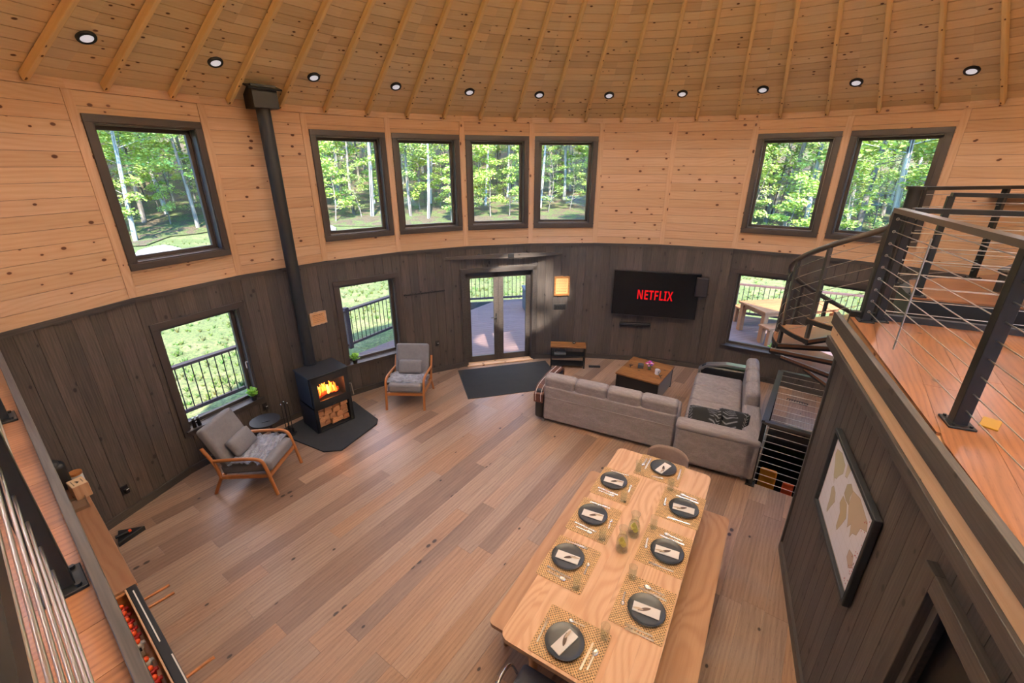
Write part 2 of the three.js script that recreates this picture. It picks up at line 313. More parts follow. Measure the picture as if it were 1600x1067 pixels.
// ---- ceiling: boards on 60 rafters up to the ring of the roof light
const ceiling = struct('ceiling');
const RING = 1.0, SMAX = (AP - RING) / COS;
function slopeQuad(s0, s1, off0, off1, w0 = 0) { // trapezoid board in panel frame between slope distances; off = height above the slope
  const pt = (s, sx, o) => { const hw = (AP - s * COS) * Math.tan(STEP / 2) - w0; return [sx * hw, PTOP + s * SIN + o * COS, s * COS - o * SIN]; };
  const P = [pt(s0, -1, off0), pt(s0, 1, off0), pt(s1, 1, off0), pt(s1, -1, off0), pt(s0, -1, off1), pt(s0, 1, off1), pt(s1, 1, off1), pt(s1, -1, off1)];
  const F = [[0, 3, 2, 1], [4, 5, 6, 7], [0, 1, 5, 4], [2, 3, 7, 6], [1, 2, 6, 5], [3, 0, 4, 7]], pos = [], uv = [], ou = rand() * 3, ov = rand() * 3;
  for (const f of F) for (const i of [0, 1, 2, 0, 2, 3]) { const p = P[f[i]]; pos.push(...p); uv.push(ou + p[0], ov + (p[1] - PTOP) / SIN); }
  const g = new THREE.BufferGeometry(); g.setAttribute('position', new THREE.Float32BufferAttribute(pos, 3)); g.setAttribute('uv', new THREE.Float32BufferAttribute(uv, 2)); g.computeVertexNormals(); return g;
}
{
  const hidden = [];
  for (let k = -8; k < 22; k++) {
    onPanel(mesh('roof_deck', slopeQuad(-.62, SMAX, .022, .2), M.blackMetal, ceiling), k);
    for (let i = 0; i < Math.floor(SMAX / .138); i++) {
      const g = slopeQuad(i * .138, (i + 1) * .138 - .009, 0, .014, 0), vis = k >= -7 && k <= 6 && i < 20;
      if (vis) onPanel(mesh('plank', g, pick(M.ceil), ceiling), k);
      else { const o = onPanel(new THREE.Object3D(), k); o.updateMatrix(); hidden.push(g.applyMatrix4(o.matrix)); }
    }
  }
  const rest = mesh('planking', hidden, M.ceil[0], ceiling); rest.userData.kind = 'stuff';
  const L = SMAX - .02, rg = uvBoard(rbox(L, .085, .048, .012, L / 2, -.042, 0)); rg.rotateZ(SLOPE); // along +x upward
  for (let j = 0; j < 60; j++) {
    const a = PH + (j + .5) * Math.PI / 30, m = mesh('rafter', rg, M.rafter, ceiling), r0 = AP / Math.cos(STEP / 4) - .005;
    m.position.set(r0 * Math.sin(a), PTOP - .004, -r0 * Math.cos(a)); m.rotation.y = Math.PI / 2 - a + Math.PI;
  }
  // roof light
  const sl = struct('skylight'), yR = PTOP + (AP - RING) * TAN;
  mesh('ring', lathe([[RING - .02, yR - .12], [RING + .12, yR - .12], [RING + .12, yR + .3], [RING - .02, yR + .3], [RING - .02, yR - .12]], 60), M.rafter, sl);
  const dome = []; for (let i = 0; i <= 10; i++) { const t = i / 10; dome.push([(RING + .1) * Math.cos(t * Math.PI / 2) + .0001, yR + .3 + .28 * Math.sin(t * Math.PI / 2)]); }
  mesh('dome_glazing', lathe(dome, 60), M.glass, sl);
}
// ---- main floor
const PD = [.616, -.788], QD = [.788, .616];       // along and across the floor boards
const HOLE = { s0: 2.70, s1: 4.42, t0: .386, t1: 1.351 };
const xz = (s, t) => [PD[0] * s + QD[0] * t, PD[1] * s + QD[1] * t];
const floor = struct('floor');
function floorBoards(parent, mats, clip, top, rows, lens, keep, seed, hole) {
  const r = rng(seed), items = [], rest = [];
  for (let j = rows[0]; j < rows[1]; j++) {
    let s = -6.6 - r() * 1.5; const t0 = j * .193, t1 = t0 + .193;
    while (s < 6.6) {
      const L = rr(lens[0], lens[1], r), segs = [[s, s + L]];
      if (hole && t1 > hole.t0 + .01 && t0 < hole.t1 - .01) { const a = segs.pop(); if (a[0] < hole.s0) segs.push([a[0], Math.min(a[1], hole.s0)]); if (a[1] > hole.s1) segs.push([Math.max(a[0], hole.s1), a[1]]); }
      for (const [a, b] of segs) {
        if (b - a < .05) continue;
        const p = clipPoly([[a + .0008, t0 + .0008], [b - .0008, t0 + .0008], [b - .0008, t1 - .0008], [a + .0008, t1 - .0008]].map(q => xz(...q)), clip);
        if (p.length < 3) continue;
        let ar = 0; for (let i = 0; i < p.length; i++) { const u = p[i], v = p[(i + 1) % p.length]; ar += u[0] * v[1] - u[1] * v[0]; } if (Math.abs(ar) < .01) continue;
        const g = slab(p, top - .016, top), pos = g.attributes.position, uv = g.attributes.uv, ou = r() * 3, ov = r() * 3;
        for (let i = 0; i < pos.count; i++) { const x = pos.getX(i), z = pos.getZ(i); uv.setXY(i, ou + x * PD[0] + z * PD[1], ov + x * QD[0] + z * QD[1]); }
        const c = p.reduce((m, q) => [m[0] + q[0] / p.length, m[1] + q[1] / p.length], [0, 0]), m = mats[Math.floor(r() * mats.length) % mats.length];
        items.push({ g, m, d: keep(c) });
      }
      s += L;
    }
  }
  items.sort((a, b) => a.d - b.d);
  items.forEach((o, i) => { if (i < 300 && o.d < 1e3) mesh('plank', o.g, o.m, parent); else rest.push(o.g); });
  if (rest.length) { const m = mesh('planking', rest, mats[0], parent); m.userData.kind = 'stuff'; }
}
const circle = (rad, n = 60) => Array.from({ length: n }, (_, i) => [rad * Math.sin(i / n * 2 * Math.PI), -rad * Math.cos(i / n * 2 * Math.PI)]);
floorBoards(floor, M.oak, circle(6.14), 0, [-33, 33], [1.3, 3.0], c => (c[0] * .876 + c[1] * .455 > 1.3 && c[1] > -.6) || (c[0] < -1 && c[1] > 3.2 + (c[0] + 1) * .87) || c[1] > 3 ? 1e4 : Math.hypot(c[0] + 1.46, c[1] - 2.7), 77, HOLE);
{
  const s = new THREE.Shape(circle(6.4).map(p => new THREE.Vector2(p[0], -p[1])));
  s.holes.push(new THREE.Path([[HOLE.s0, HOLE.t0], [HOLE.s1, HOLE.t0], [HOLE.s1, HOLE.t1], [HOLE.s0, HOLE.t1]].map(q => { const p = xz(...q); return new THREE.Vector2(p[0], -p[1]); })));
  const g = new THREE.ExtrudeGeometry(s, { depth: .2, bevelEnabled: false }); g.rotateX(-Math.PI / 2); g.translate(0, -.218, 0); mesh('subfloor', g, M.darkTrim, floor);
}
// ================================================================ loft: two decks meeting behind the camera, rails, spiral stair
const LY = 2.70, WD = V(-.455, 0, .8905), WN = V(-.8905, 0, -.455), W0 = V(1.67, 0, -.82);
const onWall = (s, y, off = 0) => W0.clone().addScaledVector(WD, s).addScaledVector(WN, off).setY(y);
const wallTurn = Math.atan2(WN.x, WN.z);            // local z points into the room, local x towards ...
const C1 = [1.645, -.80], KC = [-.63, 3.44], LWp = [-5.86, -1.17];
const arc = (a0, a1, rad, n) => Array.from({ length: n + 1 }, (_, i) => { const a = a0 + (a1 - a0) * i / n; return [rad * Math.cos(a), rad * Math.sin(a)]; });
const leftPoly = [KC, LWp, ...arc(Math.atan2(-1.17, -5.86) + 2 * Math.PI, Math.atan2(5.95, -.63), 5.97, 14).slice(1)], rightPoly = [KC, ...arc(Math.atan2(5.93, -.63), Math.atan2(1.50, 5.77), 5.96, 14), C1];
const loft = struct('floor_loft');
floorBoards(loft, M.oakB, leftPoly, LY, [-33, 33], [1.2, 2.4], c => Math.hypot(c[0] + 3.2, c[1] - 1) < 3 ? 1 : 1e4, 78);
floorBoards(loft, M.oakB, rightPoly, LY, [-33, 33], [1.2, 2.4], c => Math.hypot(c[0] - 1.6, c[1] - .6) < 2.4 ? 1 : 1e4, 79);
mesh('slab', [slab(leftPoly, 2.42, LY - .017), slab(rightPoly, 2.42, LY - .017)], M.pine[3], loft);
// edge boards
const trimLoft = struct('trim_3');
{
  const a = V(C1[0], 0, C1[1]), b = V(KC[0], 0, KC[1]), L = a.distanceTo(b), put = (name, y0, y1, off, th, m) => { const o = mesh(name, uvBoard(rbox(L + .02, y1 - y0, th, .004)), m, trimLoft); o.position.copy(a).add(b).multiplyScalar(.5).addScaledVector(WN, off).setY((y0 + y1) / 2); o.rotation.y = wallTurn; return o; };
  put('edge_board', 2.615, 2.725, .045, .04, M.darkTrim); put('pine_fascia', 2.505, 2.615, .03, .03, M.pine[0]); put('lower_rail', 2.425, 2.505, .05, .03, M.darkTrim);
  const c = V(LWp[0], 0, LWp[1]), d = V(KC[0], 0, KC[1]), e = mesh('edge_board', uvBoard(rbox(c.distanceTo(d), .25, .032, .004)), M.darkTrim, trimLoft); e.position.copy(c).add(d).multiplyScalar(.5).setY(2.615); e.rotation.y = Math.atan2(-(d.z - c.z), d.x - c.x);
  const f = V(C1[0], 0, C1[1]), g = V(5.77, 0, 1.5), h = mesh('edge_board', uvBoard(rbox(f.distanceTo(g), .3, .05, .004)), M.black, trimLoft); h.position.copy(f).add(g).multiplyScalar(.5).setY(2.60); h.rotation.y = Math.atan2(-(g.z - f.z), g.x - f.x);
}
// dark board wall under the right-hand deck, with a doorway
{
  const w = struct('wall_right'), L = 4.85, D0 = 2.42, D1 = 3.22, DT = 2.08;
  const put = (m, s, y, off) => { m.position.copy(onWall(s, y, off)); m.rotation.y = wallTurn; return m; };
  for (let i = 0; i * .145 < L; i++) { const s = i * .145 + .0725, y0 = s > D0 && s < D1 ? DT + .02 : 0; put(mesh('plank', board(2.44 - y0, .141, .02).rotateZ(Math.PI / 2), pick(M.dark), w), s, (2.44 + y0) / 2, -.01); }
  put(mesh('sheathing', [box(D0, 2.44, .08, D0 / 2 - L / 2, 0, 0), box(L - D1, 2.44, .08, D1 / 2, 0, 0), box(D1 - D0, 2.44 - DT, .08, (D0 + D1) / 2 - L / 2, DT / 2, 0)], M.darkTrim, w), L / 2, 1.22, -.062);
  put(mesh('end_trim', uvBoard(box(.03, 2.44, .14), 'y'), M.darkTrim, w), -.015, 1.22, -.05);
  const bb = struct('baseboard_right'); put(mesh('board', uvBoard(box(D0 - .1, .1, .025)), M.darkTrim, bb), (D0 - .1) / 2, .05, .012);
  const d = struct('door_2'); const dd = (n, g, m, s, y, off) => put(mesh(n, g, m, d), s, y, off); d.position.set(0, 0, 0);
  dd('casing_stile', uvBoard(rbox(.1, DT + .1, .045, .004), 'y'), M.darkTrim, D0 - .05, (DT + .1) / 2, .02); dd('casing_stile', uvBoard(rbox(.1, DT + .1, .045, .004), 'y'), M.darkTrim, D1 + .05, (DT + .1) / 2, .02);
  dd('casing_rail', uvBoard(rbox(D1 - D0, .1, .045, .004)), M.darkTrim, (D0 + D1) / 2, DT + .05, .02); dd('leaf', rbox(D1 - D0 - .01, DT, .04, .004), M.black, (D0 + D1) / 2, DT / 2, -.09);
  dd('handle', [rod(V(0, 0, 0), V(0, 0, .05), .01), rod(V(0, 0, .05), V(-.1, 0, .05), .01)], M.blackMetal, D0 + .1, 1.0, -.07);
  const re = struct('wall_return'); const pa = V(C1[0] + .05, 0, C1[1] + .02), pb = V(5.8, 0, 1.45); const m = mesh('panel', uvBoard(box(pa.distanceTo(pb), 2.42, .1)), M.dark[0], re); m.position.copy(pa).add(pb).multiplyScalar(.5).add(V(-.04, 0, .09)).setY(1.21); m.rotation.y = Math.atan2(-(pb.z - pa.z), pb.x - pa.x);
}
// cable rails: posts, flat top rail, eleven cables
function cableRail(label, pts, o = {}) {
  const { y = LY, h = .88, n = 9, post = [.05, .05], topMat = M.railTop, postMat = M.blackMetal, r = .0032, mids = [], rings = true } = o;
  const g = thing('cable_railing', label, 'railing', [0, 0, 0], 0, o.group), P = pts.map(p => V(p[0], y, p[1]));
  P.forEach((p, i) => {
    const q = P[i + 1] ?? P[i - 1], a = Math.atan2(-(q.z - p.z), q.x - p.x);
    const ps = mesh('post', [rbox(post[0], h, post[1], .004, 0, h / 2, 0)], postMat, g); ps.position.copy(p); ps.rotation.y = a;
    const bp = mesh('base_plate', [rbox(.13, .012, .11, .003, 0, .006, 0), cyl(.008, .008, .012, .05, .01, .035, 6), cyl(.008, .008, .012, -.05, .01, .035, 6), cyl(.008, .008, .012, .05, .01, -.035, 6), cyl(.008, .008, .012, -.05, .01, -.035, 6)], postMat, ps);
    if (rings && i === 0) for (let c = 0; c < n; c++) { const f = mesh('cable_fitting', new THREE.TorusGeometry(.009, .0025, 6, 12).rotateY(0), M.steel, ps); f.position.set(post[0] / 2 + .006, .09 + c * (h - .14) / (n - 1), .0); f.rotation.y = Math.PI / 2; }
  });
  for (let i = 0; i + 1 < P.length; i++) {
    const a = P[i], b = P[i + 1];
    mesh('top_rail', bar(a.clone().setY(y + h + .012), b.clone().setY(y + h + .012), .07, .035), topMat, g);
    for (let c = 0; c < n; c++) { const yy = y + .09 + c * (h - .14) / (n - 1); mesh('cable', rod(a.clone().setY(yy), b.clone().setY(yy), r, 6), M.cable, g); }
  }
  for (const [i, t] of mids) { const p = P[i].clone().lerp(P[i + 1], t); mesh('cable_spacer', rod(p.clone().setY(y + .02), p.clone().setY(y + h - .1), .006, 6), M.steel, g); }
  return g;
}
const nin = s => { const p = onWall(s, 0, -.07); return [p.x, p.z]; };
cableRail('black post and steel cable railing along the right-hand loft edge', [nin(.14), nin(1.88), nin(3.9)], { mids: [[0, .42]], post: [.06, .06], n: 9 });
cableRail('cable railing on the far side of the loft deck beside the stairwell', [[1.78, -.66], [3.2, .1], [4.6, .85]], { n: 8, topMat: M.blackMetal });
{ const f = V(.753, 0, .658).normalize(), p0 = V(-2.80, 0, 1.63); const at = s => [p0.x + f.x * s, p0.z + f.z * s]; cableRail('black post cable railing on the left loft beside the coffee counter', [at(-3.0), at(-1.55), at(0), at(1.5), at(2.7)], { post: [.06, .06], n: 9, r: .004, topMat: M.blackMetal, rings: false }); }
// stair landing in front of the far wall
const landing = struct('floor_landing');
{
  const q = [[2.70, -1.32], [3.4, -.86], [5.35, .15], [5.9, -.9], [5.35, -2.35], [3.5, -2.15], [3.05, -1.85]];
  mesh('slab', slab(q, 2.45, LY - .017), M.black, landing); 
  const m = [2.7, -1.32]; const qd = [[2.70, -1.32], [5.35, .15], [5.9, -.9], [5.35, -2.35], [3.3, -2.0]];
  for (let i = -4; i < 30; i++) { const p = clipPoly([[-8, 0], [8, 0], [8, .143], [-8, .143]].map(([s, t]) => { t += i * .145 - 1.6; return [m[0] + .87 * s + .49 * t, m[1] + .49 * s - .87 * t]; }), qd); if (p.length > 2) { const g = slab(p, LY - .016, LY); mesh('plank', uvBoard(g), pick(M.oakB), landing); } }
}
cableRail('black cable railing in front of the landing at the top of the stair', [[2.78, -1.36], [4.0, -.68], [5.1, -.1]], { n: 8, topMat: M.blackMetal, h: .95 });
cableRail('dark cable railing at the back of the landing below the pine wall', [[2.98, -1.86], [4.1, -2.05], [5.2, -2.2]], { n: 8, topMat: M.blackMetal, h: .98 });
// ---- spiral stair
{
  const cx = 2.55, cz = -1.5, r = .86, n = 12, rise = .207, a0 = 2.40, da = 27.5 * Math.PI / 180;
  const st = thing('spiral_stair', 'steel spiral stair with wooden wedge treads and curved handrail', 'stair', [cx, 0, cz], 0);
  mesh('centre_pole', [cyl(.055, .055, 3.72, 0, 0, 0, 20), cyl(.075, .075, .03, 0, 3.7, 0, 20)], M.blackMetal, st);
  const wedge = (r0, r1, a, b, y0, y1) => slab([...Array.from({ length: 7 }, (_, i) => { const t = a + (b - a) * i / 6; return [r1 * Math.cos(t), r1 * Math.sin(t)]; }), [r0 * Math.cos(b), r0 * Math.sin(b)], [r0 * Math.cos(a), r0 * Math.sin(a)]], y0, y1);
  const top = [];
  for (let i = 1; i <= n; i++) {
    const y = LY - i * rise, a = a0 + (i - 1) * da, b = a + da + .09;
    const t = mesh('tread', uvBoard(wedge(.07, r, a, b, y - .035, y)), M.oakB[i & 3], st);
    mesh('tread_frame', [wedge(.06, r + .008, a, a + .025, y - .06, y - .036), wedge(.06, r + .008, b - .025, b, y - .06, y - .036), wedge(r, r + .008, a, b, y - .05, y - .006)], M.blackMetal, t);
    mesh('nosing', rod(V(.07 * Math.cos(a), y + .001, .07 * Math.sin(a)), V(r * Math.cos(a), y + .001, r * Math.sin(a)), .006, 6), M.steel, t);
    const am = a + .05, p0 = V((r - .02) * Math.cos(am), y - .06, (r - .02) * Math.sin(am)), p1 = p0.clone().setY(y + .93);
    mesh('baluster', bar(p0, p1, .032, .032), M.railTop, st); top.push(p1);
  }
  const start = V(1.66 - cx, LY + .87, -.66 - cz), rail = [start, start.clone().lerp(top[0], .5).add(V(0, .02, 0)), ...top];
  mesh('handrail', pipe(rail, .026, 120, 10), M.railTop, st);
  for (let c = 0; c < 7; c++) mesh('cable', pipe(top.map(p => p.clone().setY(p.y - .1 - c * .115)), .003, 100, 5), M.cable, st);
}
// ---- railing round the basement stair opening
{
  const A = xz(HOLE.s0 - .03, HOLE.t0 - .03), B = xz(HOLE.s1 + .03, HOLE.t0 - .03), Cc = xz(HOLE.s1 + .03, HOLE.t1 + .03), D = xz(HOLE.s0 - .03, HOLE.t1 - .15);
  cableRail('black cable railing round the floor opening behind the grey sofa', [D, A, B, Cc], { y: 0, h: .93, n: 9, topMat: M.railTop, rings: false, r: .0035 });
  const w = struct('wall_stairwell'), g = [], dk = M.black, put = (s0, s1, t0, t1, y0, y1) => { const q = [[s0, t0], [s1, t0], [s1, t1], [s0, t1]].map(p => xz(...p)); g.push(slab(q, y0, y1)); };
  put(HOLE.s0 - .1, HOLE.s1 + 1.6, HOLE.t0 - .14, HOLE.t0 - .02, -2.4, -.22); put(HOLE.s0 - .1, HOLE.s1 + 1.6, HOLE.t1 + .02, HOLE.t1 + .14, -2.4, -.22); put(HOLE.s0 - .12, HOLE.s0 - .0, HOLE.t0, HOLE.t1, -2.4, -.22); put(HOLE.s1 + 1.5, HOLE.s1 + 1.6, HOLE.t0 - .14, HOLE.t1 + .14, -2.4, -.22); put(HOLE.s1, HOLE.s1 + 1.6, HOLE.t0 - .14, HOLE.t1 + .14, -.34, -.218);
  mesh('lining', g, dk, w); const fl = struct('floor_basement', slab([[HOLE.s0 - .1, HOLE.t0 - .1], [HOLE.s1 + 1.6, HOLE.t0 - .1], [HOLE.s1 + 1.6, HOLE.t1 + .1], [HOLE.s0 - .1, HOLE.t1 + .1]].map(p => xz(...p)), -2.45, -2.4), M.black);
  const at = (s, t, y) => { const p = xz(s, t); return [p[0], y, p[1]]; }, tn = .907;
  one('life_vest', 'amber yellow panel standing in the dark stairwell opening', 'panel', rbox(.06, .55, .22, .03), M.amber, at(3.50, .53, -.50), tn);
  one('kayak_paddle', 'orange-red blade behind the cables, nearer the amber panel', 'paddle', rbox(.04, .5, .14, .02, 0, 0, 0, 0, 0, .12), M.orange, at(3.5, .80, -.58), tn, 'red blades in the stairwell');
  one('kayak_paddle', 'orange-red blade behind the cables, nearer the dark board wall', 'paddle', rbox(.04, .5, .12, .02, 0, 0, 0, 0, 0, -.1), M.orange, at(3.5, .96, -.58), tn, 'red blades in the stairwell');
  const sh = thing('storage_shelf', 'white shelf low in the dark stairwell opening', 'shelf', at(3.18, .90, -.62), tn); mesh('board', rbox(.36, .03, .6, .01, 0, 0, 0), M.white, sh); for (const s of [-1, 1]) mesh('leg', box(.04, 1.765, .04, 0, -.897, s * .26), M.white, sh);
}
// ================================================================ ceiling lamps and an added ring of uplights
for (let k = -8; k < 22; k++) {
  const a = jAng(k), r = 5.55, y = PTOP + (AP - r) * TAN - .006; 
  const nm = k < -5 || k > 5 ? 'black-rimmed recessed ceiling lamp round the back of the room' : ['', 'leftmost', 'second from the left', 'third from the left', 'fourth from the left', 'fifth from the left', 'middle', 'sixth from the right', 'fourth from the right', 'third from the right', 'second from the right', 'rightmost'][k + 6].replace('sixth from the right', 'fifth from the right') + ' black-rimmed recessed lamp in the pine ceiling';
  const l = thing('recessed_lamp', nm, 'lamp', [r * Math.sin(a), y, -r * Math.cos(a)], -a, 'recessed ceiling lamps');
  const tilt = new THREE.Group(); const rim = mesh('rim', lathe([[.052, 0], [.056, -.008], [.075, -.006], [.08, .004], [.08, .02]], 28), M.black, l); rim.rotation.x = -SLOPE;
  const lens = mesh('lens', new THREE.CircleGeometry(.054, 28).rotateX(Math.PI / 2), new THREE.MeshStandardMaterial({ color: 0xd8d4cc, emissive: 0xf6f5ff, emissiveIntensity: .5, roughness: .5 }), l); lens.rotation.x = -SLOPE; lens.position.y = -.002;
  const s = new THREE.SpotLight(0xf6f5ff, LAMP.spot, 0, 1.25, 1, 2); s.position.set(0, -.03, .015); s.target.position.set(0, -3, 1.2); s.castShadow = true; s.shadow.radius = 2.5; l.add(s); l.add(s.target);
}
{
  const c = thing('added_uplight_ring', 'added ring of black bowl uplights, out of view, brightening the ceiling', 'added_uplight_ring', [.1, 5.1, .5]);  // invented fixture above the view, added to brighten the ceiling
  mesh('ring', new THREE.TorusGeometry(.95, .018, 10, 72).rotateX(Math.PI / 2), M.blackMetal, c);
  for (let i = 0; i < 3; i++) { const a = i * 2.094; mesh('cable', rod(V(.95 * Math.cos(a), 0, .95 * Math.sin(a)), V(-.1 + .85 * Math.cos(a), 2.3, -.5 + .85 * Math.sin(a)), .004, 6), M.blackMetal, c); }
  for (let i = 0; i < 8; i++) {
    const a = i * Math.PI / 4 + .3, x = .95 * Math.cos(a), z = .95 * Math.sin(a);
    mesh('bowl', lathe([[0, .015], [.05, .02], [.1, .06], [.115, .1], [.11, .1], [.095, .065], [.048, .027], [0, .022]], 28).translate(x, 0, z), M.blackMetal, c);
    mesh('lens', new THREE.CircleGeometry(.09, 24).rotateX(-Math.PI / 2).translate(x, .07, z), new THREE.MeshStandardMaterial({ color: 0xfff4e2, emissive: 0xe9f0ff, emissiveIntensity: 2 }), c);
    const p = new THREE.SpotLight(0xe9f0ff, LAMP.up, 0, 1.32, .6, 2); p.position.set(x, .09, z); p.target.position.set(x, 2, z); p.castShadow = true; p.shadow.radius = 4; c.add(p); c.add(p.target);
  }
}
// ================================================================ wood stove corner
{
  one('hearth_pad', 'black cut-corner hearth pad under the wood stove', 'hearth', slab([[-3.94, -2.86], [-3.69, -2.885], [-3.34, -3.58], [-3.355, -3.72], [-3.92, -4.35], [-4.52, -3.88], [-4.84, -3.42], [-4.55, -3.22]], .001, .02), M.matBlack);
  const s = thing('wood_stove', 'black steel wood stove with a lit fire and a log compartment', 'stove', [-4.135, .02, -3.715], .79);
  const w = .62, d = .5, hb = .42, ht = .93;
  mesh('top_plate', rbox(w + .02, .022, d + .02, .006, 0, ht + .011, 0), M.iron, s);
  mesh('base_cabinet', [box(.03, hb, d, -w / 2 + .015, hb / 2, 0), box(.03, hb, d, w / 2 - .015, hb / 2, 0), box(w, hb, .02, 0, hb / 2, -d / 2 + .01), box(w, .02, d, 0, .01, 0), box(w, .03, d, 0, hb - .015, 0), box(.055, hb, .02, -w / 2 + .0275, hb / 2, d / 2 - .01), box(.055, hb, .02, w / 2 - .0275, hb / 2, d / 2 - .01)], M.iron, s);
  mesh('firebox', [box(.02, ht - hb, d - .05, -w / 2 + .05, (hb + ht) / 2, -.02), box(.02, ht - hb, d - .05, w / 2 - .05, (hb + ht) / 2, -.02), box(w - .1, ht - hb, .02, 0, (hb + ht) / 2, -d / 2 + .06), box(w - .1, .02, d - .08, 0, ht - .03, -.02), box(w - .1, .03, d - .08, 0, hb + .015, -.02)], M.black, s);
  for (const q of [-1, 1]) mesh('side_panel', rbox(.012, ht - hb - .03, d - .04, .004, q * (w / 2 - .006), (hb + ht) / 2, -.01), M.iron, s);
  const door = mesh('fire_door', [box(w - .02, .10, .03, 0, ht - .055, d / 2), box(w - .02, .11, .03, 0, hb + .055, d / 2), box(.095, ht - hb, .03, -w / 2 + .06, (hb + ht) / 2, d / 2), box(.075, ht - hb, .03, w / 2 - .05, (hb + ht) / 2, d / 2)], M.iron, s);
  mesh('glass', box(w - .15, .33, .006, 0, (hb + ht) / 2, d / 2 - .004), M.glass, door);
  mesh('handle', [rod(V(w / 2 + .01, .66, d / 2 + .03), V(w / 2 + .02, .46, d / 2 + .045), .008), rod(V(w / 2 - .02, .66, d / 2), V(w / 2 + .01, .66, d / 2 + .03), .007)], M.steel, door);
  mesh('latch', rbox(.05, .015, .03, .004, 0, hb - .0, d / 2 + .02), M.iron, s);
  // fire
  const fr = rng(5), fire = new THREE.Group(); fire.name = 'fire'; s.add(fire);
  for (let i = 0; i < 4; i++) mesh('burning_log', uvBoard(rod(V(-.2 + .03 * i, .5 + .045 * (i & 1), -.06 + .05 * i), V(.19, .5 + .05 * ((i + 1) & 1) + .02, .1 - .05 * i), .035, 8, .03)), std(0x5a2a12, .9, 0, { emissive: 0xff4a08, emissiveIntensity: .55 }), fire);
  const fl = (n, e, c, hmin, hmax, seed) => { const r = rng(seed), gs = []; for (let i = 0; i < n; i++) { const x = rr(-.17, .17, r), h = rr(hmin, hmax, r) * (1 - Math.abs(x) * 2.2), g = lathe([[0, 0], [.022, .02], [.026, .05], [.014, .6 * h + .03], [.0015, h + .03]], 8); const p = g.attributes.position; for (let j = 0; j < p.count; j++) { const y = p.getY(j); p.setX(j, p.getX(j) + Math.sin(y * 22 + i) * .018 * y / h); } g.computeVertexNormals(); gs.push(g.translate(x, .53, rr(-.02, .13, r))); } mesh('flame', gs, std(0xffb060, 1, 0, { emissive: c, emissiveIntensity: e }), fire); };
  fl(14, 1.6, 0xff7a1c, .12, .24, 3); fl(9, 2.6, 0xffc060, .07, .15, 9);
  const p = new THREE.PointLight(0xff8a3a, .5, 0, 2); p.position.set(0, .68, .1); p.castShadow = true; s.add(p);
  // pipe
  const f = thing('stove_pipe', 'tall black flue pipe rising from the stove to the ceiling box', 'pipe', [-4.353, 0, -3.884], .79);
  mesh('tube', cyl(.085, .085, 3.72, 0, .965, 0, 28), M.iron, f); mesh('collar', cyl(.1, .1, .04, 0, .955, 0, 28), M.iron, f);
  mesh('ceiling_box', [box(.3, .26, .3, 0, 4.72, 0), box(.4, .02, .42, 0, 4.86, 0, 0, .3)], M.black, f);
  for (let i = 0; i < 3; i++) mesh('seam', cyl(.0868, .0868, .008, 0, 1.6 + i, 0, 28), M.iron, f);
  // logs in the compartment: split wedges, each one a thing
  const lr = rng(12), tn = .79, cs = Math.cos(tn), sn = Math.sin(tn); let y = .045;
  const logM = [0, 1, 2].map(i => new THREE.MeshStandardMaterial({ map: tTable, color: new THREE.Color().setRGB([.85, .7, .95][i], [.66, .5, .74][i], [.5, .36, .56][i]), roughness: .85 })), bark = std(0x4a3424, .95);
  let no = 0; const rows = [5, 5, 4, 4];
  rows.forEach((n, j) => {
    for (let i = 0; i < n; i++) {
      const wd = .5 / n, x = -.25 + wd * (i + .5) + rr(-.008, .008, lr), h = .088, zz = rr(.0, .05, lr), sh = [[-wd * .48, -h * .46], [wd * .46, -h * .4], [wd * .38, h * .4], [rr(-.3, .2, lr) * wd, h * .5], [-wd * .42, h * .25]];
      const g = thing('split_log', ['leftmost', 'second from the left', 'third from the left', 'fourth from the left', 'fifth from the left'][i] + ' split log in the ' + ['bottom', 'second', 'third', 'top'][j] + ' row under the fire', 'log', [-4.135 + cs * x + sn * zz, .02 + y + h / 2, -3.715 - sn * x + cs * zz], tn + rr(-.05, .05, lr), 'firewood under the stove');
      mesh('wood', uvBoard(ext(sh, .34, .004, 1).translate(0, 0, -.17), 'z'), logM[no++ % 3], g); mesh('bark', box(wd * .8, .006, .33, 0, -h * .47, 0), bark, g);
    }
    y += .09;
  });
  // tool set and round side table
  const tb = thing('side_table', 'small round black side table between armchair and stove', 'table', [-4.74, 0, -2.98]);
  mesh('top', cyl(.2, .2, .02, 0, .48, 0, 32), M.black, tb); for (let i = 0; i < 3; i++) { const a = i * 2.1 + .4; mesh('leg', rod(V(.16 * Math.cos(a), 0, .16 * Math.sin(a)), V(.1 * Math.cos(a), .48, .1 * Math.sin(a)), .012), M.black, tb); }
  one('matches_sheet', 'small printed card lying on the round black side table', 'card', uvBoard(box(.1, .004, .07)), new THREE.MeshStandardMaterial({ map: canvasTex(128, 96, (x, w, h) => { x.fillStyle = '#1a1c1e'; x.fillRect(0, 0, w, h); x.strokeStyle = '#cfd2d6'; x.lineWidth = 5; for (let i = 0; i < 4; i++) { x.beginPath(); x.moveTo(20 + i * 24, 70); x.quadraticCurveTo(30 + i * 20, 10, 46 + i * 18, 40); x.stroke(); } }), roughness: .5 }), [-4.72, .504, -2.96], .5);
  const ft = thing('fire_tools', 'black fireplace tool set standing beside the stove', 'tools', [-4.62, .02, -3.36]);
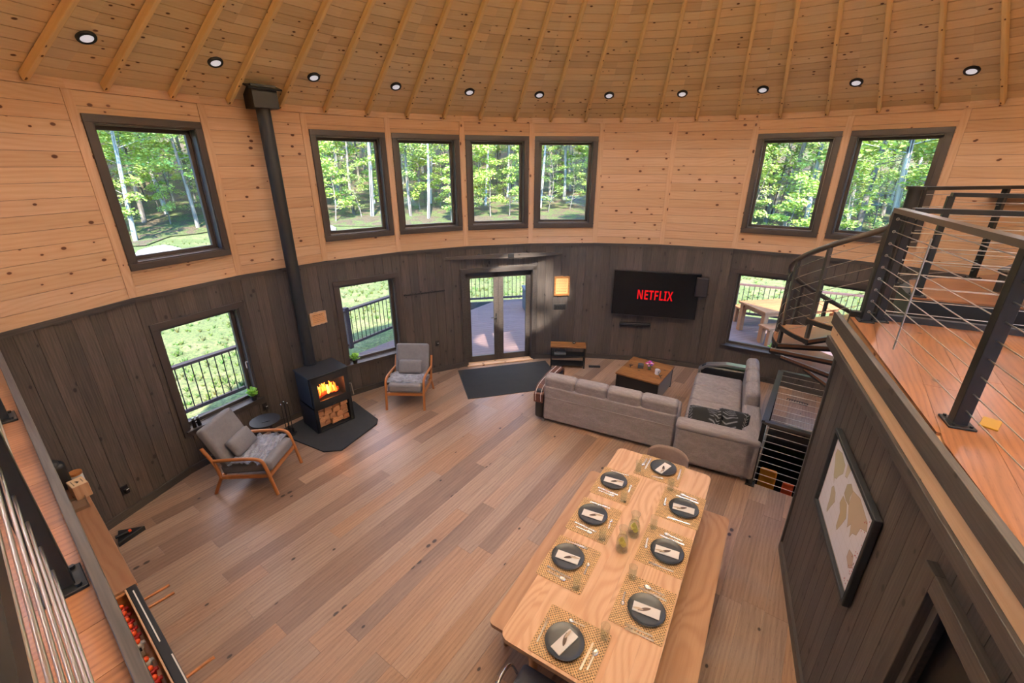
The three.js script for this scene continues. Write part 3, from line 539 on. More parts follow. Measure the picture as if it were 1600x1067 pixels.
  mesh('base', cyl(.1, .1, .015, 0, 0, 0, 24), M.black, ft); mesh('stand', rod(V(0, 0, 0), V(0, .55, 0), .009), M.black, ft); for (let i = 0; i < 3; i++) { const a = i * 2.1; mesh('tool', [rod(V(.05 * Math.cos(a), .06, .05 * Math.sin(a)), V(.05 * Math.cos(a), .52, .05 * Math.sin(a)), .006), rbox(.04, .08, .012, .004, .05 * Math.cos(a), .07, .05 * Math.sin(a))], M.blackMetal, ft); mesh('knob', new THREE.SphereGeometry(.012, 10, 8).translate(.05 * Math.cos(a), .54, .05 * Math.sin(a)), M.chrome, ft); }
}
// ================================================================ armchairs
function pillowGeo(w, h, d, seed = 1) { // soft cushion
  const g = new THREE.SphereGeometry(1, 28, 18), p = g.attributes.position; const sq = (t, e) => Math.sign(t) * Math.pow(Math.abs(t), e);
  for (let i = 0; i < p.count; i++) { const x = p.getX(i), y = p.getY(i), z = p.getZ(i), l = Math.hypot(x, y) || 1, th = Math.max(Math.abs(x), Math.abs(y)) / l; const k = Math.pow(l, .45); p.setXYZ(i, w / 2 * k * (x / l) / Math.max(th, .01) * (.97), h / 2 * k * (y / l) / Math.max(th, .01) * .97, d / 2 * sq(z, .9) * (1 + .06 * Math.sin(x * 9 + seed) * Math.cos(y * 7))); }
  g.computeVertexNormals(); return g;
}
function softBox(w, h, d, r, bulge, seed = 1, nx = 14) { // cushion slab with a gently crowned top
  const g = new RoundedBoxGeometry(w, h, d, 5, r), p = g.attributes.position;
  for (let i = 0; i < p.count; i++) { const x = p.getX(i) / (w / 2), y = p.getY(i), z = p.getZ(i) / (d / 2); if (y > 0) p.setY(i, y + bulge * (1 - x * x) * (1 - z * z) + .003 * Math.sin(x * 7 + seed) * Math.cos(z * 5)); }
  g.computeVertexNormals(); return g;
}
function armchair(label, pos, turn) {
  const c = thing('armchair', label, 'armchair', pos, turn, 'grey lounge chairs by the wall');
  for (const s of [-1, 1]) {
    const x = s * .325; // side frame: front leg bends into the arm rest
    mesh('arm_frame', pipe([V(x, 0.0, .40), V(x, .2, .365), V(x, .42, .325), V(x, .505, .29), V(x, .535, .22), V(x, .535, .1), V(x, .52, -.1), V(x, .50, -.28), V(x, .498, -.31)], .022, 48, 10), M.honey, c);
    mesh('back_leg', pipe([V(x, 0, -.40), V(x, .14, -.33), V(x, .25, -.27)], .022, 16, 10), M.honey, c);
    mesh('back_post', pipe([V(x, .25, -.27), V(x, .45, -.31), V(x, .68, -.42)], .022, 20, 10), M.honey, c);
    mesh('side_rail', bar(V(x, .255, -.27), V(x, .29, .34), .024, .045), M.honey, c);
  }
  mesh('front_rail', bar(V(-.32, .275, .34), V(.32, .275, .34), .03, .045), M.honey, c); mesh('rear_rail', bar(V(-.32, .26, -.27), V(.32, .26, -.27), .03, .045), M.honey, c);
  const seat = mesh('seat_cushion', softBox(.58, .15, .66, .05, .02), M.chairFab, c); seat.position.set(0, .36, .04); seat.rotation.x = -.10;
  const back = mesh('back_cushion', softBox(.59, .12, .60, .045, .015).rotateX(Math.PI / 2), M.chairFab, c); back.position.set(0, .63, -.31); back.rotation.x = -.42;
  return c;
}
function drape(w, l, path, seed, mat, name, label, pos, turn, group) { // blanket following a yz profile, folds across
  const nx = 26, n = path.length, prof = new THREE.CatmullRomCurve3(path.map(p => V(0, p[0], p[1]))), pos3 = [], idx = [], NY = 40, uv = [];
  for (const side of [0, 1]) for (let j = 0; j <= NY; j++) { const q = prof.getPoint(j / NY), tg = prof.getTangent(j / NY); for (let i = 0; i <= nx; i++) { const x = (i / nx - .5) * w, f = .011 * Math.sin(x * 34 + Math.sin(j * .3 + seed) * 2) + .008 * Math.sin(j * .9 + x * 12 + seed), o = f + (side ? -.008 : .004); pos3.push(x * (1 + .05 * Math.sin(j * .35 + seed)), q.y + o * tg.z * 1, q.z - o * tg.y); uv.push(x * 2, j / NY * l * 2); } }
  const row = nx + 1, S = row * (NY + 1); for (let s = 0; s < 2; s++) for (let j = 0; j < NY; j++) for (let i = 0; i < nx; i++) { const a = s * S + j * row + i, b = a + 1, c = a + row, d = c + 1; s ? idx.push(a, b, c, b, d, c) : idx.push(a, c, b, b, c, d); }
  for (let j = 0; j < NY; j++) for (const i of [0, nx]) { const a = j * row + i, b = a + row; idx.push(a, b, a + S, b, b + S, a + S); } for (let i = 0; i < nx; i++) for (const j of [0, NY]) { const a = j * row + i, b = a + 1; idx.push(a, b, a + S, b, b + S, a + S); }
  const g = new THREE.BufferGeometry(); g.setAttribute('position', new THREE.Float32BufferAttribute(pos3, 3)); g.setAttribute('uv', new THREE.Float32BufferAttribute(uv, 2)); g.setIndex(idx); g.computeVertexNormals();
  return one(name, label, 'blanket', g, mat, pos, turn, group);
}
const CH = [{ p: [-4.60, 0, -2.34], t: 1.5, l: 'beside the wood stove, turned sideways', m: 'near' }, { p: [-2.92, 0, -4.42], t: -.08, l: 'near the glass door, facing the camera', m: 'far' }];
for (const q of CH) {
  armchair('grey upholstered armchair with honey wood frame ' + q.l, q.p, q.t);
  const at = (x, y, z) => [q.p[0] + Math.cos(q.t) * x + Math.sin(q.t) * z, y, q.p[2] - Math.sin(q.t) * x + Math.cos(q.t) * z];
  const pl = one('lumbar_pillow', 'small grey rectangular pillow on the armchair ' + (q.m === 'near' ? 'beside the stove' : 'near the glass door'), 'pillow', pillowGeo(.42, .26, .13), M.chairFab, at(0, .575, -.13), q.t, 'armchair pillows'); pl.rotation.order = 'YXZ'; pl.rotation.x = -.5;
  drape(.66, .6, [[.30, .04], [.452, .03], [.458, .1], [.462, .2], [.445, .27]].length ? [[.449, -.12], [.462, 0], [.472, .12], [.475, .22], [.452, .29]] : 0, q.m === 'near' ? 1 : 4, M.throwFab, 'throw_blanket', 'grey striped throw laid over the seat of the armchair ' + (q.m === 'near' ? 'beside the stove' : 'near the glass door'), at(0, .006, -.02), q.t, 'armchair throws');
}
// ================================================================ sectional sofa
{
  const O = V(-.69, 0, -3.56), tn = Math.atan2(-.497, .868); // local x along the back, local -z towards the television
  const sofaFeet = (g, list) => list.forEach(([x, z]) => mesh('foot', cyl(.02, .025, .05, x, 0, z, 12), M.steel, g));
  const a = thing('sofa', 'grey fabric sofa seen from behind, with brown-topped black arm', 'sofa', [O.x, 0, O.z], tn, 'grey sectional sofa');
  mesh('back_panel', softBox(2.02, .62, .14, .04, .0).translate(1.06, .36, -.08), M.sofa, a);
  mesh('seam', rbox(1.98, .012, .01, .004, 1.06, .47, -.008), M.sofa, a);
  for (let i = 0; i < 4; i++) { const g = softBox(.512, .25, .2, .06, .0, i); const m = mesh('back_cushion', g, M.sofa, a); m.position.set(.305 + i * .503, .715, -.115); m.rotation.x = .1; }
  mesh('seat_base', softBox(2.02, .3, .86, .04, 0).translate(1.06, .2, -.5), M.sofa, a);
  for (let i = 0; i < 4; i++) mesh('seat_cushion', softBox(.503, .14, .7, .05, .02, i).translate(.305 + i * .503, .38, -.57), M.sofa, a);
  const arm = mesh('arm', rbox(.15, .52, .94, .05, -.025, .31, -.47), M.leather, a);
  const armTop = ext([[-.94, .42], [-.94, .52], [-.85, .585], [-.5, .6], [-.15, .58], [-.03, .5], [0, .36], [.02, .36], [.02, .5], [-.12, .61], [-.5, .635], [-.87, .62], [-.965, .55], [-.965, .42]], .15, .004).rotateY(-Math.PI / 2).translate(.05, 0, 0);
  mesh('arm_cap', armTop, std(0x5a3426, .4), arm);
  for (const s of [0, 1]) mesh('piping', pipe([V(-.07 + s * .09, .38, .024), V(-.07 + s * .09, .5, .026), V(-.07 + s * .09, .61, -.1), V(-.07 + s * .09, .638, -.5), V(-.07 + s * .09, .625, -.87)], .004, 40, 6), M.white, arm);
  sofaFeet(a, [[.05, -.04], [2.0, -.04], [.05, -.9], [2.0, -.9]]);
  const b = thing('sofa', 'grey fabric corner sofa section with black side arm by the window', 'sofa', [O.x, 0, O.z], tn, 'grey sectional sofa');
  mesh('back_panel', softBox(1.03, .60, .2, .07, .01).translate(2.61, .35, .1), M.sofa, b);
  mesh('back_roll', softBox(1.05, .12, .24, .058, .008).translate(2.61, .62, .09), M.sofa, b);
  mesh('side_panel', softBox(.22, .6, 2.5, .07, .01).translate(3.02, .35, -1.05), M.sofa, b);
  mesh('side_roll', softBox(.24, .12, 1.0, .058, .008).translate(3.01, .62, -.3), M.sofa, b);
  for (let i = 0; i < 3; i++) { const m = mesh('headrest', softBox(.2, .26, .49, .075, .01, i), M.sofa, b); m.position.set(3.0, .73, -1.02 - i * .49); m.rotation.z = .1; }
  mesh('seat_base', softBox(.86, .3, 2.28, .05, 0).translate(2.57, .2, -1.12), M.sofa, b);
  for (let i = 0; i < 4; i++) { const m = mesh('seat_cushion', softBox(.74, .12, .535, .045, .018, i).translate(2.53, .39, -.27 - i * .54), M.sofa, b); mesh('tuft', new THREE.SphereGeometry(.012, 10, 6).scale(1, .5, 1).translate(2.53, .468, -.53 - i * .5), M.sofa, m); }
  const ar = mesh('arm', rbox(.9, .5, .14, .06, 2.66, .31, -2.32), M.leather, b);
  mesh('arm_cap', ext([[2.2, .36], [2.2, .44], [2.32, .54], [2.6, .6], [2.9, .6], [3.1, .52], [3.12, .36], [3.15, .36], [3.14, .54], [2.92, .63], [2.6, .63], [2.3, .57], [2.17, .46], [2.17, .36]], .13, .004).translate(0, 0, -2.385), std(0x8d8a88, .3, .6), ar);
  sofaFeet(b, [[2.2, .1], [3.0, .1], [2.2, -2.2], [3.0, -2.2]]);
  const at = (x, y, z) => [O.x + Math.cos(tn) * x + Math.sin(tn) * z, y, O.z - Math.sin(tn) * x + Math.cos(tn) * z];
  const pm = i => { const map = canvasTex(128, 128, (x, w, h) => { x.fillStyle = '#101114'; x.fillRect(0, 0, w, h); x.strokeStyle = '#7d8088'; x.lineWidth = 1.6; for (let k = 0; k < 3; k++) for (let j = 0; j < 16; j++) { const bx = 18 + k * 42, by = 8 + j * 7.5; x.beginPath(); x.moveTo(bx, by); x.lineTo(bx - 12, by - 7); x.moveTo(bx, by); x.lineTo(bx + 12, by - 7); x.stroke(); } }); map.wrapS = map.wrapT = THREE.RepeatWrapping; map.repeat.set(i ? 2 : 1.4, 1.2); return new THREE.MeshStandardMaterial({ map, roughness: .9 }); };
  const p1 = one('throw_pillow', 'black feather-print pillow on the corner seat, left of two', 'pillow', pillowGeo(.44, .42, .16), pm(0), at(2.42, .60, -.12), tn, 'black print pillows'); p1.rotation.order = 'YXZ'; p1.rotation.x = -.55;
  const p2 = one('throw_pillow', 'black feather-print pillow on the corner seat, right of two', 'pillow', pillowGeo(.42, .40, .16), pm(1), at(2.77, .61, -.2), tn - .5, 'black print pillows'); p2.rotation.order = 'YXZ'; p2.rotation.x = -.5; p2.rotation.z = .2;
}
// ================================================================ coffee table
{
  const P = [1.37, 0, -4.55], tn = -.668, at = (x, y, z) => [P[0] + Math.cos(tn) * x + Math.sin(tn) * z, y, P[2] - Math.sin(tn) * x + Math.cos(tn) * z];
  const t = thing('coffee_table', 'square coffee table with rustic wood top and black sides', 'table', P, tn);
  for (let i = 0; i < 5; i++) mesh('top_plank', uvBoard(rbox(.80, .03, .176, .004, 0, .405, -.357 + i * .1785)), M.rustic, t);
  mesh('frame', [box(.03, .39, .03, -.37, .195, .41), box(.03, .39, .03, .37, .195, .41), box(.03, .39, .03, -.37, .195, -.41), box(.03, .39, .03, .37, .195, -.41), box(.76, .03, .86, 0, .375, 0)], M.blackMetal, t);
  mesh('front_panel', box(.72, .34, .02, 0, .2, .4), M.black, t); mesh('back_panel', box(.72, .34, .02, 0, .2, -.4), M.black, t); for (const s of [-1, 1]) mesh('side_panel', box(.02, .34, .8, s * .37, .2, 0), std(0x77736f, .6), t);
  const v = thing('flower_vase', 'small glass vase of pink and purple flowers on the coffee table', 'vase', at(.06, .42, -.03));
  mesh('jar', lathe([[.0, .002], [.034, .002], [.036, .08], [.03, .1], [.028, .1], [.034, .08], [.032, .006], [0, .006]], 20), M.drinkGlass, v);
  const fr = rng(21), cols = [0xd64a9e, 0xa742b8, 0xe58bc0, 0xf2d3e2, 0xc93a62, 0x7d3fb5], stem = []; for (let i = 0; i < 16; i++) { const a = i * 2.4, rad = .012 * Math.sqrt(i) * 1.5, x = rad * Math.cos(a), z = rad * Math.sin(a), y = .17 - rad * .9 + rr(-.01, .01, fr); stem.push(rod(V(x * .2, .01, z * .2), V(x, y, z), .0022, 5)); const pet = []; for (let k = 0; k < 6; k++) { const b = k * 1.047; pet.push(new THREE.SphereGeometry(.012, 8, 6).scale(1, .5, .7).rotateZ(.5).translate(.011, 0, 0).rotateY(b).translate(x, y, z)); } mesh('blossom', pet, std(cols[i % 6], .8), v); }
  mesh('stems', stem, std(0x4c7a35, .8), v);
  one('tissue_box', 'dark grey box on the coffee table beside the flowers', 'box', rbox(.1, .075, .1, .008, 0, .0375, 0), std(0x3c4148, .6), at(-.1, .42, -.02), tn + .3);
  const mg = thing('mug', 'white mug with a black letter on the coffee table', 'mug', at(.24, .42, .08), .25); mesh('cup', lathe([[0, 0], [.036, 0], [.04, .004], [.04, .095], [.036, .095], [.035, .008], [0, .008]], 24), M.white, mg);
  mesh('handle', new THREE.TorusGeometry(.026, .006, 8, 16, Math.PI).rotateZ(-Math.PI / 2).translate(.04, .05, 0), M.white, mg);
  { const g = new THREE.CylinderGeometry(.0408, .0408, .07, 24, 1, true, -.75, 1.5).translate(0, .05, 0); mesh('lettering', g, new THREE.MeshStandardMaterial({ map: canvasTex(128, 128, (x, w, h) => { x.fillStyle = '#e9e6e0'; x.fillRect(0, 0, w, h); x.fillStyle = '#1c1a18'; x.font = 'bold 110px serif'; x.textAlign = 'center'; x.textBaseline = 'middle'; x.fillText('S', w / 2, h / 2 + 4); }), roughness: .5 }), mg); }
  for (const [x, z, l] of [[-.26, .06, 'black metal jack ornament at the left of the coffee table'], [.33, .2, 'black metal jack ornament beside the white mug']]) { const g = []; for (const d of [V(1, .6, .2), V(-.8, .6, .5), V(.1, .6, -1), V(-.2, -.4, .9)]) g.push(rod(V(0, .03, 0), d.normalize().multiplyScalar(.045).add(V(0, .03, 0)), .006, 6)); one('jack_ornament', l, 'ornament', g, M.black, at(x, .42, z), x, 'coffee table ornaments'); }
}
// ================================================================ media shelf, rug
{
  const P = [.125, 0, -5.69], tn = -.14, at = (x, y, z) => [P[0] + Math.cos(tn) * x + Math.sin(tn) * z, y, P[2] - Math.sin(tn) * x + Math.cos(tn) * z];
  const t = thing('media_shelf', 'low black metal shelf with rustic wood top below the wall sign', 'shelf', P, tn);
  mesh('top', uvBoard(rbox(.72, .035, .27, .005, 0, .465, 0)), M.rustic, t); mesh('middle_shelf', box(.68, .015, .25, 0, .26, 0), M.black, t); mesh('bottom_shelf', box(.68, .015, .25, 0, .06, 0), M.black, t);
  for (const [x, z] of [[-.34, .12], [.34, .12], [-.34, -.12], [.34, -.12]]) mesh('leg', box(.025, .45, .025, x, .225, z), M.blackMetal, t);
  one('game_console', 'grey electronic box on the middle board of the media shelf', 'console', rbox(.24, .05, .16, .01, 0, .025, 0), std(0x4b4d52, .4), at(-.16, .268, 0), tn);
  const cam = thing('indoor_camera', 'tiny black camera with white dot on the media shelf', 'camera', at(.12, .4825, -.04), tn); mesh('body', rbox(.06, .06, .04, .01, 0, .032, 0), M.black, cam); mesh('lens', cyl(.008, .008, .004, 0, 0, 0, 12).rotateX(Math.PI / 2).translate(0, .035, .021), M.white, cam);
  one('power_strip', 'black power strip on the floor beside the media shelf', 'power strip', rbox(.24, .035, .06, .01, 0, .018, 0), M.black, [.68, 0, -5.58], -.12);
  const c = V(-1.1, 0, -5.14), m = thing('door_mat', 'large charcoal doormat in front of the glass door', 'mat', [c.x, 0, c.z], Math.atan2(.4, 1.86)); mesh('pile', rbox(1.86, .012, 1.2, .005, 0, .008, 0), M.matBlack, m); mesh('edging', [box(.02, .01, 1.22, -.935, .006, 0), box(.02, .01, 1.22, .935, .006, 0), box(1.88, .01, .02, 0, .006, .605), box(1.88, .01, .02, 0, .006, -.605)], std(0x232426, .7), m);
}
// ================================================================ things on the round wall
{
  const a = jAng(2), tv = thing('television', 'large wall-mounted television showing a red word on black', 'television'); onPanel(tv, 0, -.02, 1.52, .175, a, R);
  const w = 1.64, h = .925; tv.rotation.order = 'YXZ';
  mesh('housing', rbox(w, h, .045, .012, 0, 0, 0), M.black, tv); mesh('bezel', [box(w, .012, .05, 0, h / 2 - .006, .002), box(w, .014, .05, 0, -h / 2 + .007, .002), box(.01, h, .05, w / 2 - .005, 0, .002), box(.01, h, .05, -w / 2 + .005, 0, .002)], std(0x55504e, .3, .8), tv);
  mesh('bracket', [box(.3, .25, .14, 0, 0, -.09)], M.black, tv);
  const scr = canvasTex(1024, 576, (x, W, H) => { x.fillStyle = '#060607'; x.fillRect(0, 0, W, H); x.fillStyle = '#e50914'; x.save(); x.translate(W / 2, H / 2); x.scale(.74, 1.16); x.font = 'bold 148px sans-serif'; x.textAlign = 'center'; x.textBaseline = 'middle'; x.fillText('NETFLIX', 0, 6); x.restore(); });
  mesh('screen', new THREE.PlaneGeometry(w - .02, h - .026).translate(0, 0, .0236), new THREE.MeshStandardMaterial({ color: 0x050506, roughness: .25, emissive: 0xffffff, emissiveMap: scr, emissiveIntensity: 1.0 }), tv);
  const sb = thing('soundbar', 'short black sound bar on the dark wall under the television', 'speaker'); onPanel(sb, 1, .30, .84, .05); mesh('body', rbox(.62, .07, .08, .015, 0, 0, 0), M.black, sb); mesh('grille', rbox(.56, .045, .006, .003, 0, 0, .041), M.iron, sb);
  const sp = thing('wall_speaker', 'black wall speaker to the right of the television', 'speaker'); onPanel(sp, 2, .2, 1.74, .1); mesh('cabinet', rbox(.22, .37, .17, .012, 0, 0, 0), M.black, sp); mesh('grille', rbox(.2, .35, .01, .004, 0, 0, .087), std(0x241f24, .8), sp);
  const th = thing('wall_thermostat', 'small black thermostat below the wall speaker', 'thermostat'); onPanel(th, 2, .11, 1.42, .012); mesh('body', rbox(.045, .085, .022, .01), M.black, th);
  const rm = thing('remote_holder', 'small black holder with a pale remote below the thermostat', 'remote'); onPanel(rm, 2, .12, 1.26, .014); mesh('holder', rbox(.05, .1, .025, .01), M.black, rm); mesh('remote', rbox(.022, .06, .01, .004, 0, .0, .016), M.white, rm);
  const plaque = (name, label, k, x, y, w, h, lines) => {
    const s = thing(name, label, 'sign'); onPanel(s, k, x, y, .012); const r = rng(k + 20), o = []; const n = 10; for (let i = 0; i <= n; i++) o.push([-w / 2 + w * i / n, -h / 2 + rr(-.008, .008, r)]); for (let i = n; i >= 0; i--) o.push([-w / 2 + w * i / n, h / 2 + rr(-.008, .008, r)]);
    mesh('board', uvBoard(ext(o, .02, .003)), lines.mat, s);
    mesh('print', new THREE.PlaneGeometry(w * .8, h * .8).translate(0, 0, .0245), new THREE.MeshStandardMaterial({ map: canvasTex(256, 192, (c, W, H) => { c.fillStyle = lines.bg; c.fillRect(0, 0, W, H); c.fillStyle = '#4a2a12'; for (let i = 0; i < lines.n; i++) { let xx = 16; while (xx < W - 30) { const l = 8 + r() * 26; c.fillRect(xx, 22 + i * (H - 30) / lines.n, Math.min(l, W - 20 - xx), lines.n > 5 ? 4 : (i ? 5 : 12)); xx += l + 8; } } }), roughness: .7 }), s);
  };
  plaque('welcome_plaque', 'live-edge wooden plaque with burned lettering beside the flue pipe', -4, .36, 1.59, .27, .21, { n: 5, bg: '#d9a06a', mat: M.table });
  plaque('wooden_sign', 'square wooden sign with small lettering right of the glass door', 0, .02, 1.62, .31, .40, { n: 8, bg: '#b98a58', mat: M.rustic });
  const sw = thing('switch_plate', 'black four-gang switch plate under the wooden sign', 'switch'); onPanel(sw, 0, .0, 1.17, .004); mesh('plate', rbox(.24, .12, .01, .004), M.black, sw); for (let i = 0; i < 4; i++) mesh('rocker', rbox(.03, .065, .012, .003, -.075 + i * .05, 0, .004), M.blackMetal, sw);
  // hook rail, long ski, outlets
  const hr = thing('hook_rail', 'thin black hook rail on the dark wall left of the door', 'hook rail'); onPanel(hr, -2, -.23, 1.68, .02); mesh('rail', rbox(.8, .028, .014, .004, 0, 0, 0), M.black, hr); for (let i = 0; i < 9; i++) mesh('hook', [pipe([V(-.37 + i * .0925, .008, .005), V(-.37 + i * .0925, .0, .035), V(-.37 + i * .0925, .025, .045)], .005, 10, 6), new THREE.SphereGeometry(.009, 8, 6).translate(-.37 + i * .0925, .027, .046)], M.black, hr);
  const ski = thing('wooden_ski', 'long dark wooden ski hung on the wall above the glass door', 'ski'); onPanel(ski, -1, .1, 2.30, .15); { const o = []; const n = 24; for (let i = 0; i <= n; i++) { const t = i / n; o.push([-1.15 + 2.3 * t, -.042 * Math.pow(Math.sin(Math.PI * Math.min(.97, Math.max(.03, t))), .4) - .015 * t]); } for (let i = n; i >= 0; i--) { const t = i / n; o.push([-1.15 + 2.3 * t, .042 * Math.pow(Math.sin(Math.PI * Math.min(.97, Math.max(.03, t))), .4) - .015 * t]); } mesh('board', uvBoard(ext(o, .02, .004)), M.dark[0], ski); mesh('binding', rbox(.12, .07, .03, .006, .1, 0, .025), M.black, ski); mesh('bracket', [box(.03, .08, .145, -.5, -.01, -.074), box(.03, .08, .145, .5, -.01, -.074)], M.black, ski); }
  const outlet = (label, k, x, y) => { const o = thing('wall_outlet', label, 'outlet'); onPanel(o, k, x, y, .004); mesh('plate', rbox(.075, .12, .01, .004), M.black, o); mesh('plug', rbox(.05, .06, .05, .012, 0, -.01, .025), M.black, o); mesh('indicator', rbox(.03, .008, .004, .002, 0, .02, .052), M.white, o); return o; };
  outlet('black wall outlet with plug on the dark wall left of the near armchair', -6, -.12, .34); outlet('black wall outlet behind the armchair near the glass door', -2, -.05, .62); outlet('black outlet on the wall under the window beside the stove', -5, .56, .42);
}
// ================================================================ sill plants and small things
function plant(label, pos, s = 1, seed = 1, potR = .045) {
  const r = rng(seed), p = thing('potted_plant', label, 'plant', pos); mesh('pot', lathe([[0, 0], [potR * .8, 0], [potR, potR * 1.6], [potR * .86, potR * 1.6], [potR * .8, potR * 1.4], [0, potR * 1.4]], 20), M.black, p);
  const leaf = []; for (let i = 0; i < 70; i++) { const a = r() * 6.28, el = rr(.1, 1.4, r), L = rr(.05, .11, r) * s, g = new THREE.SphereGeometry(.5, 6, 4).scale(.028 * s * 2, .006, L * .9).translate(0, 0, L * .45); g.rotateX(-el).rotateY(a).translate(Math.sin(a) * .015, potR * 1.5 + rr(0, .06, r) * s, Math.cos(a) * .015); leaf.push(g); }
  mesh('foliage', leaf, std(0x7fb242, .6), p); return p;
}
{
  const at = (k, x, y, z) => { const o = onPanel(new THREE.Object3D(), k, x, y, z); return [o.position.x, y, o.position.z]; };
  plant('small green plant on the window sill between armchair and stove', at(-5, .42, .615, .02), 1, 3); plant('small green plant on the window sill right of the stove', at(-3, -.40, .615, .02), 1, 4); plant('round green plant at the window sill behind the sofa', at(3, .36, .615, .02), 1.25, 5, .06);
  const b = thing('binoculars', 'black and silver binoculars on the sill behind the near armchair', 'binoculars', at(-5, -.40, .615, .0), 1); for (const s of [-1, 1]) { mesh('barrel', cyl(.025, .02, .11, s * .03, 0, 0, 16), M.blackMetal, b); mesh('eyepiece', cyl(.014, .014, .03, s * .028, .11, 0, 14), M.chrome, b); } mesh('bridge', box(.05, .02, .02, 0, .06, 0), M.blackMetal, b);
  one('floor_vent', 'black slotted floor vent in the boards beyond the stair opening', 'vent', [box(.32, .006, .012, 0, .004, -.045), box(.32, .006, .012, 0, .004, .045), ...Array.from({ length: 9 }, (_, i) => box(.012, .006, .1, -.155 + i * .0388, .004, 0))], M.black, [3.95, 0, -3.94], -.75);
}
// ================================================================ dining table, benches, end chairs
const TP = [-.262, 0, -.316], TT = -.594, onTable = (x, y, z) => [TP[0] + Math.cos(TT) * x + Math.sin(TT) * z, y, TP[2] - Math.sin(TT) * x + Math.cos(TT) * z];
function roundRect(w, h, r) { const o = []; for (const [sx, sy, a0] of [[1, 1, 0], [-1, 1, Math.PI / 2], [-1, -1, Math.PI], [1, -1, 1.5 * Math.PI]]) for (let i = 0; i <= 6; i++) { const a = a0 + i / 6 * Math.PI / 2; o.push([sx * (w / 2 - r) + r * Math.cos(a), sy * (h / 2 - r) + r * Math.sin(a)]); } return o; }
function planks(parent, W, L, y0, y1, n, rad, mat) { // top of n glued staves, rounded at the corners
  const out = roundRect(W, L, rad); for (let i = 0; i < n; i++) { const a = -W / 2 + W * i / n, b = a + W / n - .0006, p = clipPoly(out, [[a, -L], [b, -L], [b, L], [a, L]]); if (p.length > 2) mesh('stave', uvBoard(slab(p, y0, y1), 'z'), mat, parent); }
}
{
  const t = thing('dining_table', 'long solid wood dining table laid for eight', 'table', TP, TT);
  const top = new THREE.Group(); top.name = 'table_top'; t.add(top); planks(top, 1.04, 2.69, .712, .752, 7, .07, M.table);
  mesh('apron', uvBoard(merge([box(.03, .08, 2.2, .35, .67, 0), box(.03, .08, 2.2, -.35, .67, 0), box(.7, .08, .03, 0, .67, 1.1), box(.7, .08, .03, 0, .67, -1.1)]), 'z'), M.table, t);
  for (const [x, z] of [[.35, 1.12], [-.35, 1.12], [.35, -1.12], [-.35, -1.12]]) mesh('leg', uvBoard(new THREE.CylinderGeometry(.045, .03, .71, 16).translate(x, .356, z), 'y'), M.table, t);
  for (const [s, l] of [[-1, 'wooden bench along the left side of the dining table'], [1, 'wooden bench along the right side of the dining table']]) {
    const b = thing('bench', l, 'bench', onTable(s * .595, 0, -.01), TT, 'dining benches'); mesh('seat', uvBoard(slab(roundRect(.36, 2.26, .05), .415, .45), 'z'), M.bench, b);
    for (const z of [-.95, .95]) for (const x of [-.12, .12]) mesh('leg', uvBoard(new THREE.CylinderGeometry(.03, .022, .415, 12).translate(x, .2075, z), 'y'), M.bench, b); mesh('rail', uvBoard(box(.03, .06, 1.9, 0, .385, 0), 'z'), M.bench, b);
  }
  const chair = (label, x, z, turn, fm) => {
    const c = thing('dining_chair', label, 'chair', onTable(x, 0, z), TT + turn, 'dining chairs at the table ends');
    mesh('seat', softBox(.46, .07, .44, .033, .012).translate(0, .45, 0), fm, c);
    const n = 16, m = 10, pos = [], idx = [], uv = []; for (const sd of [0, 1]) for (let j = 0; j <= m; j++) for (let i = 0; i <= n; i++) { const u = i / n * 2 - 1, v = j / m, w = .245 - .02 * v * v, y = .5 + .34 * v - .05 * u * u * u * u * v, x = Math.sin(u * .85) / Math.sin(.85) * w, zz = -.2 - .05 * v + .1 * u * u + (sd ? -.024 : .0); pos.push(x, y, zz); uv.push(u, v); }
    const S = (n + 1) * (m + 1), q = (s, i, j) => s * S + j * (n + 1) + i; for (let s = 0; s < 2; s++) for (let j = 0; j < m; j++) for (let i = 0; i < n; i++) { const a = q(s, i, j), b = q(s, i + 1, j), d = q(s, i, j + 1), e = q(s, i + 1, j + 1); s ? idx.push(a, d, b, b, d, e) : idx.push(a, b, d, b, e, d); }
    for (let i = 0; i < n; i++) for (const j of [0, m]) idx.push(q(0, i, j), q(0, i + 1, j), q(1, i, j), q(0, i + 1, j), q(1, i + 1, j), q(1, i, j)); for (let j = 0; j < m; j++) for (const i of [0, n]) idx.push(q(0, i, j), q(0, i, j + 1), q(1, i, j), q(0, i, j + 1), q(1, i, j + 1), q(1, i, j));
    const g = new THREE.BufferGeometry(); g.setAttribute('position', new THREE.Float32BufferAttribute(pos, 3)); g.setAttribute('uv', new THREE.Float32BufferAttribute(uv, 2)); g.setIndex(idx); g.computeVertexNormals(); const bk = mesh('backrest', g, fm, c);
    mesh('piping', pipe(Array.from({ length: 13 }, (_, i) => { const u = i / 6 - 1; return V(Math.sin(u * .85) / Math.sin(.85) * .226, .842 - .05 * u * u * u * u, -.262 + .1 * u * u); }), .006, 40, 6), fm, bk);
    for (const [a, b] of [[1, 1], [-1, 1], [1, -1], [-1, -1]]) mesh('leg', rod(V(a * .17, .43, b * .16), V(a * .22, 0, b * .22), .016, 10, .011), M.blackMetal, c);
    for (const s of [-1, 1]) mesh('arm_rest', pipe([V(s * .24, .62, -.16), V(s * .27, .63, -.05), V(s * .265, .6, .08), V(s * .235, .48, .12)], .012, 20, 8), M.chrome, c);
    return c;
  };
  chair('taupe upholstered dining chair at the far end of the table', .03, -1.27, 0, M.taupe); chair('dark grey upholstered dining chair at the near end of the table', -.13, 1.47, Math.PI, M.slate);
}
